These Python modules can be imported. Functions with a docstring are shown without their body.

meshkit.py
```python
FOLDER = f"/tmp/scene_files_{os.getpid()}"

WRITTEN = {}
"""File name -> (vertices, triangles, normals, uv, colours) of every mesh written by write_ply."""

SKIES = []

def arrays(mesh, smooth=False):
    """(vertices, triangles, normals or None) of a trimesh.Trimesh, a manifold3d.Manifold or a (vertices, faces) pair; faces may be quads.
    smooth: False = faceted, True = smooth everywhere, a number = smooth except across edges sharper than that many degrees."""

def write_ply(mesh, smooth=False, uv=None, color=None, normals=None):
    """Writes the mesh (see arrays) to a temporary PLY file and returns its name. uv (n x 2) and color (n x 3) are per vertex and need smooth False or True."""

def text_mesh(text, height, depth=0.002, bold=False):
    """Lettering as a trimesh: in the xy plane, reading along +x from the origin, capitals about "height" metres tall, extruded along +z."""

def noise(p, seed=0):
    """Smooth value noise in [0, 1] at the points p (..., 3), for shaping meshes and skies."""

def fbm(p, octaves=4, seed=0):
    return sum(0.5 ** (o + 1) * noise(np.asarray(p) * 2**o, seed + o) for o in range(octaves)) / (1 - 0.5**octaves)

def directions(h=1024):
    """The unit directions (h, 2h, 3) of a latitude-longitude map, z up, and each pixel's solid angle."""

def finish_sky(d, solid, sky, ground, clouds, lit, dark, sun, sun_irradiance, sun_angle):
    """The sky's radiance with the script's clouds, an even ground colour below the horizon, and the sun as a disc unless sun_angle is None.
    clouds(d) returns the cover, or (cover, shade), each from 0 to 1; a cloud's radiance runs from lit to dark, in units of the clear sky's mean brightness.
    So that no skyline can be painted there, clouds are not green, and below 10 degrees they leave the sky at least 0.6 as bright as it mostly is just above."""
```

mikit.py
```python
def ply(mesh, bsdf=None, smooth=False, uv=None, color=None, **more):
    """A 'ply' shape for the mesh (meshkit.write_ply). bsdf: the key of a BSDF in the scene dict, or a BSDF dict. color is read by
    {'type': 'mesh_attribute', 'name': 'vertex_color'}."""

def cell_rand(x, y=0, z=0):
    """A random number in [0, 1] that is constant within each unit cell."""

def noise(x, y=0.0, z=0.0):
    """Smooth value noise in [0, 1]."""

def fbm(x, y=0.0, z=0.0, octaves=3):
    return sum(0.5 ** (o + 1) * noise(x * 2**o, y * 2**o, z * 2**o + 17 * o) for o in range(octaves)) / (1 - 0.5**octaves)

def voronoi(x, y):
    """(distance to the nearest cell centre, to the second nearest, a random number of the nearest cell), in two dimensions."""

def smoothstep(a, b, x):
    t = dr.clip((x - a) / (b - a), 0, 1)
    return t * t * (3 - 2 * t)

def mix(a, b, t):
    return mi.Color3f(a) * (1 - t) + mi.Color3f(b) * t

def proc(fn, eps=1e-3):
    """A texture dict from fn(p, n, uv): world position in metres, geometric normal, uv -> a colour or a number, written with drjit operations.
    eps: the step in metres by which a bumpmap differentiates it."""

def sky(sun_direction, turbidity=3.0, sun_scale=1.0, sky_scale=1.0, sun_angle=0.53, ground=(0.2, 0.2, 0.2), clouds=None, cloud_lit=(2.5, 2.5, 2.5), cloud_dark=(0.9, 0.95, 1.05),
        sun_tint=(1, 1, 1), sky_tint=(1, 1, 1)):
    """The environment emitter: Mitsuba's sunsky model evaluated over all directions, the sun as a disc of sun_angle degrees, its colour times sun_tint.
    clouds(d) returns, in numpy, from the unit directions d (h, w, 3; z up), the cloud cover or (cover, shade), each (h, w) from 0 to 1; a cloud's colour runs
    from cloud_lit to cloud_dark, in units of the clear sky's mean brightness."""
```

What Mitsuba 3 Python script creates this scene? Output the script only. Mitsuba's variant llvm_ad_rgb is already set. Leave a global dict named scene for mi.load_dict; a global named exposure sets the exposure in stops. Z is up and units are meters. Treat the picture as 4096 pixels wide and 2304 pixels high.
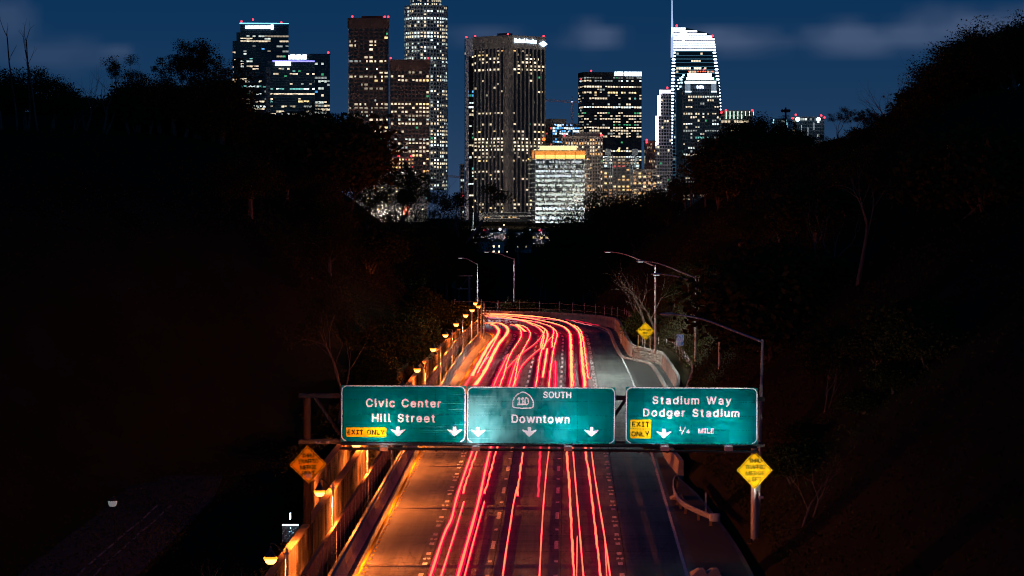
import math, random
import numpy as np, trimesh, mitsuba as mi, drjit as dr, mikit, meshkit
import shapely
from shapely.geometry import Polygon, box as sbox
from mikit import proc, noise, fbm, cell_rand, smoothstep, mix

T = mi.ScalarTransform4f
scene, labels = {}, {}
rng = np.random.default_rng(11)
random.seed(5)

# ------------------------------------------------------------------ camera, sky, exposure
FPX = 13000.0                                   # focal length in pixels of a 4096-wide frame
PITCH = math.atan2(1152 - 870, FPX)
CAM = np.array([0.0, 0.0, 20.5])
FWD = np.array([0, math.cos(PITCH), -math.sin(PITCH)])
UP = np.array([0, math.sin(PITCH), math.cos(PITCH)])
scene['camera'] = {'type': 'perspective', 'fov': 2 * math.degrees(math.atan(2048 / FPX)), 'fov_axis': 'x',
                   'near_clip': 1.0, 'far_clip': 30000.0,
                   'to_world': T().look_at(origin=CAM.tolist(), target=(CAM + FWD * 100).tolist(), up=[0, 0, 1])}
exposure = 4.0                                   # a long exposure: everything below is given in display units and scaled by LUX
LUX = 2.0 ** -exposure


def ray(px, py):
    return FWD + np.array([1.0, 0, 0]) * (px - 2048) / FPX - UP * (py - 1152) / FPX


def at(px, py, Y):
    d = ray(px, py)
    return CAM + d * (Y / d[1])


def clouds(d):
    el = np.degrees(np.arcsin(np.clip(d[..., 2], -1, 1)))
    az = np.degrees(np.arctan2(d[..., 0], d[..., 1]))
    w = meshkit.fbm(np.stack([az * 1.7, el * 2.6, az * 0], -1), 4, 3) - 0.5
    haze = 0.62 * np.exp(-np.clip(el, 0, 90) / 1.5) + 0.0
    cover = np.zeros_like(el)
    for px, py, sx, sy, a in ((2385, 150, 105, 52, .75), (2330, 170, 150, 25, .35), (2920, 165, 190, 55, .75), (3120, 185, 150, 26, .35), (3420, 165, 210, 62, .8),
                              (3640, 150, 200, 55, .7), (3900, 110, 300, 70, .8), (4300, 100, 400, 80, .8), (50, 90, 120, 110, .4), (240, 235, 300, 65, .33), (480, 212, 65, 32, .5),
                              (1960, 150, 190, 34, .45), (-400, 180, 500, 110, .6)):
        ca, ce = (px - 2048) / FPX * 57.3, (870 - py) / FPX * 57.3
        u, v = (az - ca) / (sx / FPX * 57.3), (el - ce) / (sy / FPX * 57.3) + 1.0 * w
        cover = np.maximum(cover, 1.12 * a * np.exp(-np.maximum(u * u + v * v + 1.0 * w, 0) ** 1.6))
    far = np.clip((meshkit.fbm(np.stack([az * 0.06, el * 0.25, az * 0], -1), 4, 9) - 0.56) * 4, 0, 0.6) * np.clip((np.abs(az) - 12) / 6, 0, 1) * np.exp(-np.clip(el, 0, 90) / 25)
    return np.clip(np.maximum(np.maximum(cover, far), haze + 0 * cover) + 0.25 * cover * haze, 0, 1)


SKY = dict(sun_direction=[0.1, -1, 0.35], turbidity=3.0, sun_scale=0.0, sky_scale=0.365 * LUX, sky_tint=(0.02, 0.47, 1.5))
scene['sky'] = {**mikit.sky(clouds=clouds, cloud_lit=(3.3, 5.2, 9.9), cloud_dark=(3.3, 5.2, 9.9), ground=(0.03, 0.03, 0.03), **SKY), 'sampling_weight': 3.0}

# ------------------------------------------------------------------ mesh helpers


def cat(parts):
    vs, fs, n = [], [], 0
    for v, f in parts:
        v = np.asarray(v, float); f = np.asarray(f, int)
        if f.shape[1] == 4:
            f = np.vstack([f[:, [0, 1, 2]], f[:, [0, 2, 3]]])
        vs.append(v); fs.append(f + n); n += len(v)
    return np.vstack(vs), np.vstack(fs)


BOXF = np.array([[0, 2, 3, 1], [4, 5, 7, 6], [0, 1, 5, 4], [2, 6, 7, 3], [0, 4, 6, 2], [1, 3, 7, 5]])


def obox(c, a, b, d):
    """Box: corner c, edge vectors a, b, d (right-handed)."""
    c, a, b, d = (np.asarray(x, float) for x in (c, a, b, d))
    if np.dot(np.cross(a, b), d) < 0:
        a, b = b, a
    v = np.array([c + i * a + j * b + k * d for k in (0, 1) for j in (0, 1) for i in (0, 1)])
    f = np.array([[0, 2, 3, 1], [4, 5, 7, 6], [0, 1, 5, 4], [2, 6, 7, 3], [0, 4, 6, 2], [1, 3, 7, 5]])
    return v, f


def bx(x0, x1, y0, y1, z0, z1):
    return obox((x0, y0, z0), (x1 - x0, 0, 0), (0, y1 - y0, 0), (0, 0, z1 - z0))


def tube(pts, rad, sides=6, caps=True):
    p = np.asarray(pts, float)
    r = np.broadcast_to(np.asarray(rad, float), (len(p),))
    t = np.gradient(p, axis=0); t /= np.linalg.norm(t, axis=1, keepdims=True) + 1e-12
    ref = np.where(np.abs(t[:, 2:]) < 0.9, [0, 0, 1.0], [1.0, 0, 0])
    a = np.cross(t, ref); a /= np.linalg.norm(a, axis=1, keepdims=True) + 1e-12
    b = np.cross(t, a)
    an = np.arange(sides) * 2 * np.pi / sides
    v = p[:, None] + r[:, None, None] * (np.cos(an)[None, :, None] * a[:, None] + np.sin(an)[None, :, None] * b[:, None])
    i, j = np.meshgrid(np.arange(len(p) - 1), np.arange(sides), indexing='ij')
    q = np.stack([i * sides + j, i * sides + (j + 1) % sides, (i + 1) * sides + (j + 1) % sides, (i + 1) * sides + j], -1).reshape(-1, 4)
    f = np.vstack([q[:, [0, 2, 1]], q[:, [0, 3, 2]]])
    v = v.reshape(-1, 3)
    if caps:
        n = len(v); m = len(p) - 1
        v = np.vstack([v, p[:1], p[-1:]])
        k = np.arange(sides)
        f = np.vstack([f, np.stack([k * 0 + n, k, (k + 1) % sides], 1), np.stack([k * 0 + n + 1, m * sides + (k + 1) % sides, m * sides + k], 1)])
    return v, f


def strip(pl, pr, dz=0.0):
    """Ruled sheet between two polylines of equal length."""
    pl, pr = np.asarray(pl, float), np.asarray(pr, float)
    n = len(pl)
    v = np.vstack([pl, pr]) + [0, 0, dz]
    i = np.arange(n - 1)
    return v, np.stack([i, n + i, n + i + 1, i + 1], 1)


def loft(sections):
    """Closed-ring sections joined along a path, ends capped (fans)."""
    s = np.asarray(sections, float)
    m, k = s.shape[:2]
    i, j = np.meshgrid(np.arange(m - 1), np.arange(k), indexing='ij')
    q = np.stack([i * k + j, i * k + (j + 1) % k, (i + 1) * k + (j + 1) % k, (i + 1) * k + j], -1).reshape(-1, 4)
    f = np.vstack([q[:, [0, 1, 2]], q[:, [0, 2, 3]]])
    cap = [[0, j + 1, j] for j in range(1, k - 1)] + [[(m - 1) * k, (m - 1) * k + j, (m - 1) * k + j + 1] for j in range(1, k - 1)]
    return s.reshape(-1, 3), np.vstack([f, cap])


def sphere(c, r, sub=2, sz=1.0):
    m = trimesh.creation.icosphere(sub, 1.0)
    return np.array(m.vertices) * [r, r, r * sz] + np.asarray(c), np.array(m.faces)


def lathe(c, prof, n=14):
    """prof: (radius, z) list, bottom to top, about the vertical through c."""
    an = np.arange(n) * 2 * np.pi / n
    s = [np.stack([max(r, 1e-3) * np.cos(an), max(r, 1e-3) * np.sin(an), 0 * an + z], 1) + np.asarray(c) for r, z in prof]
    return loft(s)


def spline(p, step):
    """Catmull-Rom resample of a polyline at about 'step' metres."""
    p = np.asarray(p, float)
    q = np.vstack([2 * p[0] - p[1], p, 2 * p[-1] - p[-2]])
    out = []
    for i in range(1, len(q) - 2):
        n = max(2, int(np.linalg.norm(q[i + 1] - q[i]) / step))
        t = np.linspace(0, 1, n, endpoint=False)[:, None]
        a, b, c, d = q[i - 1], q[i], q[i + 1], q[i + 2]
        out.append(0.5 * (2 * b + (c - a) * t + (2 * a - 5 * b + 4 * c - d) * t ** 2 + (3 * b - a - 3 * c + d) * t ** 3))
    return np.vstack(out + [p[-1:]])


def resample(p, step):
    p = np.asarray(p, float)
    s = np.concatenate([[0], np.cumsum(np.linalg.norm(np.diff(p, axis=0), axis=1))])
    t = np.arange(0, s[-1], step)
    return np.stack([np.interp(t, s, p[:, k]) for k in range(p.shape[1])], 1)


COUNT = {}


def numbered(name):
    k = COUNT.get(name, 0)
    COUNT[name] = k + 1
    return name if k == 0 else f'{name}_{k:03d}'


def thing(name, label, cat_, group=None, kind=None):
    k = numbered(name)
    labels[k] = {'label': label, 'category': cat_}
    if group: labels[k]['group'] = group
    if kind: labels[k]['kind'] = kind
    return k


def struct(name, mesh, b, smooth=False, kind='structure', **kw):
    labels[name] = {'kind': kind, **kw}
    scene[name] = mikit.ply(mesh, b, smooth=smooth)
    return name


def emitter(rgb, w=0.0):
    return {'type': 'area', 'radiance': {'type': 'rgb', 'value': [float(x) * LUX for x in rgb]}, 'sampling_weight': float(w)}


def spot(key, o, target, rgb, cut, beam, w=1.0, up=(0, 0, 1)):
    scene[key] = {'type': 'spot', 'intensity': {'type': 'rgb', 'value': [float(x) * LUX for x in rgb]}, 'cutoff_angle': cut, 'beam_width': beam, 'sampling_weight': float(w),
                  'to_world': T().look_at(origin=[float(x) for x in o], target=[float(x) for x in target], up=list(up))}


def point(key, p, rgb, w=1.0):
    scene[key] = {'type': 'point', 'position': [float(x) for x in p], 'intensity': {'type': 'rgb', 'value': [float(x) * LUX for x in rgb]}, 'sampling_weight': float(w)}


def part(parent, name, mesh, b, smooth=False, emit=None, w=0.0, label=None, kind=None):
    k = numbered(f'{parent}__{name}')
    if emit is not None:                               # lamps shine outwards: faces must wind outwards
        m_ = trimesh.Trimesh(*cat([mesh]), process=False)
        mesh = (m_.vertices, m_.faces[:, ::-1]) if m_.volume < 0 else (m_.vertices, m_.faces)
    d = mikit.ply(mesh, b, smooth=smooth)
    if emit is not None: d['emitter'] = emitter(emit, w)
    scene[k] = d
    if label or kind:
        labels[k] = {}
        if label: labels[k]['label'] = label
        if kind: labels[k]['kind'] = kind
    return k


def plain(name, rgb, rough=None, metallic=None):
    if rough is None and metallic is None:
        scene[name] = {'type': 'twosided', 'bsdf': {'type': 'diffuse', 'reflectance': {'type': 'rgb', 'value': list(rgb)}}}
    else:
        scene[name] = {'type': 'twosided', 'bsdf': {'type': 'principled', 'base_color': {'type': 'rgb', 'value': list(rgb)}, 'roughness': rough or 0.5, 'metallic': metallic or 0.0}}
    return name


def textured(name, fn, rough=0.7, bump=None, spec=0.4):
    b = {'type': 'principled', 'base_color': proc(fn), 'roughness': rough, 'specular': spec}
    scene[name] = {'type': 'twosided', 'bsdf': b}
    return name


# ------------------------------------------------------------------ materials
G = 0.01646                                      # the freeway climbs 1.6 %


def road_col(p, n, uv):
    u = p.x - 0.017 * p.y
    slab = cell_rand(dr.floor((u + 100.58) / 3.32), dr.floor(p.y / 4.6), 3)
    lane = (u + 100.58) / 3.32
    t = dr.abs(lane - dr.floor(lane) - 0.5)       # 0.5 at the joints, 0 mid lane
    oil = smoothstep(0.16, 0.0, t) * (0.55 + 0.45 * noise(u * 1.3, p.y * 0.08, 2))
    streak = fbm(u * 7, p.y * 0.16, 5, 3)
    cross = fbm(u * 0.35, p.y * 2.2, 8, 3)
    blot = fbm(u * 0.5, p.y * 0.12, 1, 4)
    patch = smoothstep(0.66, 0.70, cell_rand(dr.floor((u + 100.58) / 3.32), dr.floor(p.y / 13.8 + 0.3), 7)) * 0.3
    crack = smoothstep(0.035, 0.0, dr.abs(fbm(u * 0.9, p.y * 0.11, 6, 4) - 0.5)) * 0.35
    v = 0.10 * (0.30 + 0.40 * slab + 0.62 * streak + 0.58 * cross - patch - crack) * (0.62 + 0.62 * blot) * (1 - 0.38 * oil)
    v = v * (1 - 0.5 * smoothstep(4.9, 6.6, u) * (0.5 + 0.5 * noise(u * 2, p.y * 0.3, 4)))
    return mi.Color3f(v * 1.03, v, v * 0.95)


def conc_col(p, n, uv):
    v = 0.34 * (0.62 + 0.5 * fbm(p.x * 1.6, p.y * 1.6, p.z * 1.6, 4)) * (0.8 + 0.35 * noise(p.x * 4, p.y * 4, p.z * 0.5))
    return mi.Color3f(v * 1.05, v * 0.98, v * 0.9)


def rust_wall_col(p, n, uv):
    a = fbm(p.x * 3, p.y * 1.1, p.z * 0.35, 4)
    b = smoothstep(0.48, 0.66, noise(p.x * 2, p.y * 0.55, p.z * 0.6))
    drip = smoothstep(0.55, 0.75, noise(p.y * 2.6, 4, p.z * 0.3)) * smoothstep(0.3, 0.7, noise(p.y * 0.7, 1, 2))
    return mix([0.30, 0.21, 0.14], [0.07, 0.05, 0.035], smoothstep(0.3, 0.7, a)) * (1 - 0.6 * b) * (1 - 0.6 * drip)


def green_col(p, n, uv):
    seam = cell_rand(dr.floor((p.x + 40) / 1.52), dr.floor(p.z / 0.76), 1)
    # sun-bleached sheeting: pale scuffs on the left half of the centre panel
    bl = smoothstep(0.42, 0.74, fbm(p.x * 1.1 + 3, p.y, p.z * 0.8, 5) + 0.12 * noise(p.x * 9, 1, p.z * 2)) * smoothstep(3.6, -1.6, p.x)
    bl = bl * smoothstep(-2.60, -2.35, p.x)
    lines = smoothstep(0.80, 0.88, noise(p.x * 0.7, 3, p.z * 16)) * 0.35 * smoothstep(1.0, -1.6, p.x) * smoothstep(-5.5, -2.4, p.x)
    k = 0.78 + 0.3 * seam + 0.2 * fbm(p.x * 1.2, 7, p.z * 0.8, 3)
    return mix(mi.Color3f(0.0, 0.15, 0.158) * k, [0.30, 0.62, 0.62], dr.clip(bl * 0.42 + lines * 0.7, 0, 1))


def yellow_col(p, n, uv):
    k = 0.86 + 0.28 * fbm(p.x * 2.2, p.y, p.z * 2.2, 3)
    return mi.Color3f(0.88, 0.52, 0.008) * k


def leaf_col(p, n, uv):
    k = 0.55 + 0.9 * fbm(p.x * 0.45, p.y * 0.45, p.z * 0.45, 3)
    return mix([0.040, 0.052, 0.018], [0.052, 0.046, 0.018], noise(p.x * 0.9, p.y * 0.9, p.z * 0.9)) * k


def ground_col(p, n, uv):
    return mix([0.022, 0.020, 0.013], [0.04, 0.034, 0.022], fbm(p.x * 0.3, p.y * 0.3, p.z * 0.3, 4))


def bark_col(p, n, uv):
    return mix([0.10, 0.085, 0.07], [0.22, 0.19, 0.16], fbm(p.x * 3, p.y * 3, p.z * 0.8, 3))


def tower_conc(p, n, uv):
    k = 0.75 + 0.35 * fbm(p.x * 0.12, p.y * 0.12, p.z * 0.05, 3) + 0.12 * cell_rand(dr.floor(p.x / 2.2), dr.floor(p.z / 3.2), 2)
    return mi.Color3f(0.27, 0.245, 0.225) * k


textured('road_concrete', road_col, 0.55)
textured('barrier_concrete', conc_col, 0.85)
textured('stained_wall', rust_wall_col, 0.75)
scene['sign_green'] = {'type': 'twosided', 'bsdf': {'type': 'diffuse', 'reflectance': proc(green_col)}}
scene['sign_yellow'] = {'type': 'twosided', 'bsdf': {'type': 'diffuse', 'reflectance': proc(yellow_col)}}
scene['leaf'] = {'type': 'twosided', 'bsdf': {'type': 'diffuse', 'reflectance': proc(leaf_col)}}
scene['soil'] = {'type': 'twosided', 'bsdf': {'type': 'diffuse', 'reflectance': proc(ground_col)}}
scene['bark'] = {'type': 'twosided', 'bsdf': {'type': 'diffuse', 'reflectance': proc(bark_col)}}
scene['granite'] = {'type': 'twosided', 'bsdf': {'type': 'diffuse', 'reflectance': proc(tower_conc)}}
plain('white_paint', (0.8, 0.8, 0.8))
plain('sign_white', (0.84, 0.80, 0.86))
plain('grey_paint', (0.22, 0.22, 0.23))  # grey in place of white, makes the lower road lines fainter
plain('yellow_paint', (0.75, 0.45, 0.02))
plain('black_print', (0.012, 0.011, 0.010))
plain('blue_panel', (0.01, 0.16, 0.62), 0.4)
plain('asphalt', (0.045, 0.043, 0.042), 0.8)
plain('tar', (0.02, 0.02, 0.02), 0.8)
plain('galvanised', (0.42, 0.43, 0.45), 0.45, 0.5)
plain('dark_steel', (0.03, 0.03, 0.032), 0.5, 0.3)
plain('fixture_grey', (0.55, 0.55, 0.58), 0.5)
plain('lamp_green', (0.04, 0.05, 0.045), 0.4, 0.2)
plain('pole_paint', (0.45, 0.47, 0.45), 0.5)
plain('lens', (0.03, 0.03, 0.03))
plain('fence_panel', (0.05, 0.052, 0.055), 0.45, 0.4)
plain('timber', (0.34, 0.22, 0.12))
plain('dark_glass', (0.012, 0.014, 0.018), 0.12)
plain('blue_glass', (0.015, 0.03, 0.045), 0.1)
plain('brown_stone', (0.125, 0.072, 0.066))
plain('pale_stone', (0.57, 0.63, 0.61))
plain('white_stone', (0.7, 0.68, 0.74))
plain('grey_stone', (0.24, 0.215, 0.20))
plain('dark_metal_wall', (0.035, 0.036, 0.045))
plain('blue_metal_wall', (0.09, 0.125, 0.165))
plain('gantry_post_paint', (0.055, 0.036, 0.03))
plain('stucco', (0.42, 0.38, 0.38))
plain('clay_roof', (0.22, 0.10, 0.06))
plain('terracotta', (0.45, 0.2, 0.08))
plain('roof_dark', (0.05, 0.05, 0.05))
plain('stone_block', (0.36, 0.35, 0.31))
plain('stone_block_dark', (0.26, 0.245, 0.22))
plain('mortar', (0.17, 0.16, 0.15))

# ------------------------------------------------------------------ the freeway


def road_pt(px, py, h=0.0):
    d = ray(px, py)
    t = (CAM[2] - h) / (G * d[1] - d[2])
    return CAM + d * t


def rz(x, y, h=0.0):
    return np.array([x, y, G * y + h])


def c7(pts, h=0.0):   return [road_pt(1900 + a / 3.5333, 1150 + b / 3.5333, h) for a, b in pts]
def c6(pts, h=0.0):   return [road_pt(1450 + a / 3.5333, 1150 + b / 3.5333, h) for a, b in pts]
def c4(pts, h=0.0):   return [road_pt(1900 + a / 2.615, 1750 + b / 2.615, h) for a, b in pts]
def c3(pts, h=0.0):   return [road_pt(1000 + a / 2.399, 1700 + b / 2.399, h) for a, b in pts]
def sx(X0, Y, h=0.0): return rz(X0 + 0.017 * Y, Y, h)


left_edge = spline([sx(-11.05, 100), sx(-11.05, 200), sx(-11.05, 300), rz(-4.9, 345), rz(-3.9, 372), rz(-3.5, 388), rz(-4.2, 397), rz(-9, 402), rz(-22, 405), rz(-60, 408)], 3)
WALL = [(11.6, 200), (10.9, 214), (10.75, 233), (12.5, 262), (14.6, 290), (14.97, 304.6), (15.07, 328.3), (14.75, 334.4), (14.0, 338), (12.75, 343.5), (12.45, 350), (12.5, 371.7), (12.75, 396),
        (12.2, 407), (9.9, 415.7), (5, 424.4), (0.9, 427), (-3, 429), (-12, 431.5), (-60, 437)]
right_edge = spline([rz(11.0, 100), rz(11.9, 150), rz(12.1, 175)] + [rz(*w) for w in WALL], 3)


def by_length(p, n):
    s = np.concatenate([[0], np.cumsum(np.linalg.norm(np.diff(p, axis=0), axis=1))])
    t = np.linspace(0, s[-1], n)
    return np.stack([np.interp(t, s, p[:, k]) for k in range(3)], 1)


rl, rr = by_length(left_edge, 160), by_length(right_edge, 160)
struct('freeway_road', strip(rl + [-0.4, 0, 0], rr), 'road_concrete')
A7 = [(250, 1360), (300, 1240), (345, 1140), (385, 1040), (430, 940), (465, 870), (510, 790), (545, 730), (565, 690), (545, 655), (490, 632)]
B7 = [(745, 1340), (770, 1220), (800, 1090), (825, 990), (850, 880), (875, 790), (895, 710), (895, 680), (870, 650), (805, 620)]
C7 = [(1215, 1350), (1225, 1180), (1230, 1080), (1235, 920), (1241, 770), (1244, 730), (1235, 690), (1205, 650), (1130, 600)]
D7 = [(1700, 1380), (1665, 1150), (1640, 1000), (1610, 820), (1590, 720), (1570, 670), (1535, 635)]
lineA = spline([sx(-7.30, y) for y in (120, 170, 220, 270)] + c7(A7), 1)
lineB = spline([sx(-3.98, y) for y in (120, 170, 220, 270)] + c7(B7), 1)
lineC = spline([sx(-0.58, y) for y in (120, 170, 220, 270)] + c7(C7), 1)
lineD = spline([sx(2.74, y) for y in (120, 170, 220, 270)] + c7(D7), 1)
lineL = spline([sx(-10.45, y) for y in (120, 170, 220, 270)] + c6([(1380, 1370), (1580, 1050), (1750, 810), (1835, 712), (1820, 665), (1740, 630)]), 1)
R7 = [(2080, 1005), (2010, 900), (1940, 720), (1880, 640), (1780, 585), (1640, 545), (1440, 512), (1100, 470), (600, 420), (140, 390)]
lineR = spline([sx(5.98, y) for y in (120, 170, 220, 260)] + [rz(11.3, 300)] + c7(R7), 1)


def frame(line, s):
    d = np.concatenate([[0], np.cumsum(np.linalg.norm(np.diff(line, axis=0), axis=1))])
    s = min(max(s, 0.01), d[-1] - 0.01)
    p = np.array([np.interp(s, d, line[:, k]) for k in range(3)])
    q = np.array([np.interp(min(s + 0.6, d[-1]), d, line[:, k]) for k in range(3)])
    r = np.array([np.interp(max(s - 0.6, 0), d, line[:, k]) for k in range(3)])
    t = q - r; t /= np.linalg.norm(t)
    return p, t, np.array([t[1], -t[0], 0]) / math.hypot(t[0], t[1]), d[-1]


def mark(line, s, w, ln, h, off=0.0, name='lane_mark', m='white_paint'):
    p, t, r, _ = frame(line, s)
    c = p + r * (off - w / 2) - t * ln / 2 + [0, 0, 0.004]
    part('freeway_road', name, obox(c, r * w, t * ln, (0, 0, h)), m)


def solid_line(line, w, m, name, s0=0.0, off=0.0, dz=0.004):
    t = np.gradient(line, axis=0); t /= np.linalg.norm(t, axis=1, keepdims=True)
    r = np.stack([t[:, 1], -t[:, 0], 0 * t[:, 0]], 1)
    part('freeway_road', name, strip(line + r * (off - w / 2), line + r * (off + w / 2), dz), m)


for L, n in ((lineA, 0), (lineD, 1)):                   # short squares with reflector pairs between
    tot, s, i = frame(L, 0)[3], 20.0, 0
    while s < tot - 2:
        mark(L, s, 0.25, 1.05, 0.006)
        if i % 2 == 0:
            for o in (-0.11, 0.11): mark(L, s + 2.1, 0.15, 0.45, 0.02, o, 'reflector')
        s += 4.4; i += 1
for L in (lineB, lineC):                                # bars of four dots, one reflector between
    tot, s = frame(L, 0)[3], 24.0
    while s < tot - 4:
        for k in range(4): mark(L, s + k * 0.92, 0.21, 0.74, 0.014)
        mark(L, s + 8.7, 0.2, 0.65, 0.02, 0, 'reflector')
        s += 14.63 if s < 170 else 7.3
solid_line(lineL, 0.16, 'yellow_paint', 'edge_line')
tot = frame(lineL, 0)[3]
for s in np.arange(22, tot - 1, 1.75): mark(lineL, s, 0.13, 0.45, 0.022, 0.24, 'yellow_reflector', 'yellow_paint')
solid_line(lineR, 0.16, 'white_paint', 'edge_line')
for L, o in ((lineA, 0.26), (lineB, 0.2), (lineC, 0.25), (lineD, 0.25), (lineL, -0.3)):
    solid_line(L, 0.05, 'tar', 'joint', off=o, dz=0.003)
for i, y in enumerate(np.arange(130, 380, 6.9)):        # cross joints of the slabs, a few of them open
    if i % 3 != 1:
        a, b = (sx(-10.9, y), sx(-4.0, y + 0.05)) if i % 2 else (sx(-4.0, y), sx(5.9, y + 0.1))
        part('freeway_road', 'joint', (np.array([a, b, b + [0, 0.26, 0], a + [0, 0.26, 0]]) + [0, 0, 0.003], np.array([[0, 1, 2, 3]])), 'tar')
# patched shoulder on the right, darker
sh = [rz(9.0, 120), rz(9.3, 160), rz(9.6, 190), rz(9.9, 215), rz(10.2, 233)]
sr = [rz(11.2, 120), rz(11.8, 160), rz(11.7, 190), rz(10.75, 215), rz(10.55, 233)]
struct('shoulder_pavement', strip(spline(sh, 6)[:18], spline(sr, 6)[:18], 0.005), 'asphalt')
bay_l = spline([rz(11.6, 262), rz(11.75, 300), rz(11.75, 342)], 4); bay_r = by_length(spline([rz(12.2, 262), rz(14.5, 291), rz(14.7, 326), rz(13.2, 340)], 4), len(bay_l))
struct('layby_pavement', strip(bay_l, bay_r, 0.005), 'asphalt')
# kerb along the layby wall
kerb_line = spline([rz(w[0] - 0.9, w[1] - 0.4) for w in WALL[3:15]], 2)
t_ = np.gradient(kerb_line, axis=0); t_ /= np.linalg.norm(t_, axis=1, keepdims=True)
r_ = np.stack([t_[:, 1], -t_[:, 0], 0 * t_[:, 0]], 1)
struct('kerb', loft(np.stack([kerb_line - r_ * .12, kerb_line + r_ * .25, kerb_line + r_ * .25 + [0, 0, .13], kerb_line - r_ * .10 + [0, 0, .13]], 1)), 'barrier_concrete')

# concrete safety barrier on the left, in cast segments
bar = thing('concrete_barrier', 'long pale concrete safety barrier between the yellow edge line and the metal fence', 'barrier')
s0 = 110.0
bl = spline([sx(-11.25, y) for y in (100, 200, 300)] + [rz(-5.1, 345), rz(-4.1, 372), rz(-3.75, 388)], 1)
tot = frame(bl, 0)[3]
s = 14.0
while s < tot - 7:
    secs = []
    for u in np.linspace(s, s + 6.06, 4):
        p, t, r, _ = frame(bl, u)
        secs.append([p + r * 0.29, p + r * 0.29 + [0, 0, .08], p + r * 0.12 + [0, 0, .33], p + r * 0.08 + [0, 0, .81], p - r * 0.08 + [0, 0, .81], p - r * 0.12 + [0, 0, .33], p - r * 0.29 + [0, 0, .08], p - r * .29])
    part(bar, 'segment', loft(secs), 'barrier_concrete')
    s += 6.1

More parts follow.
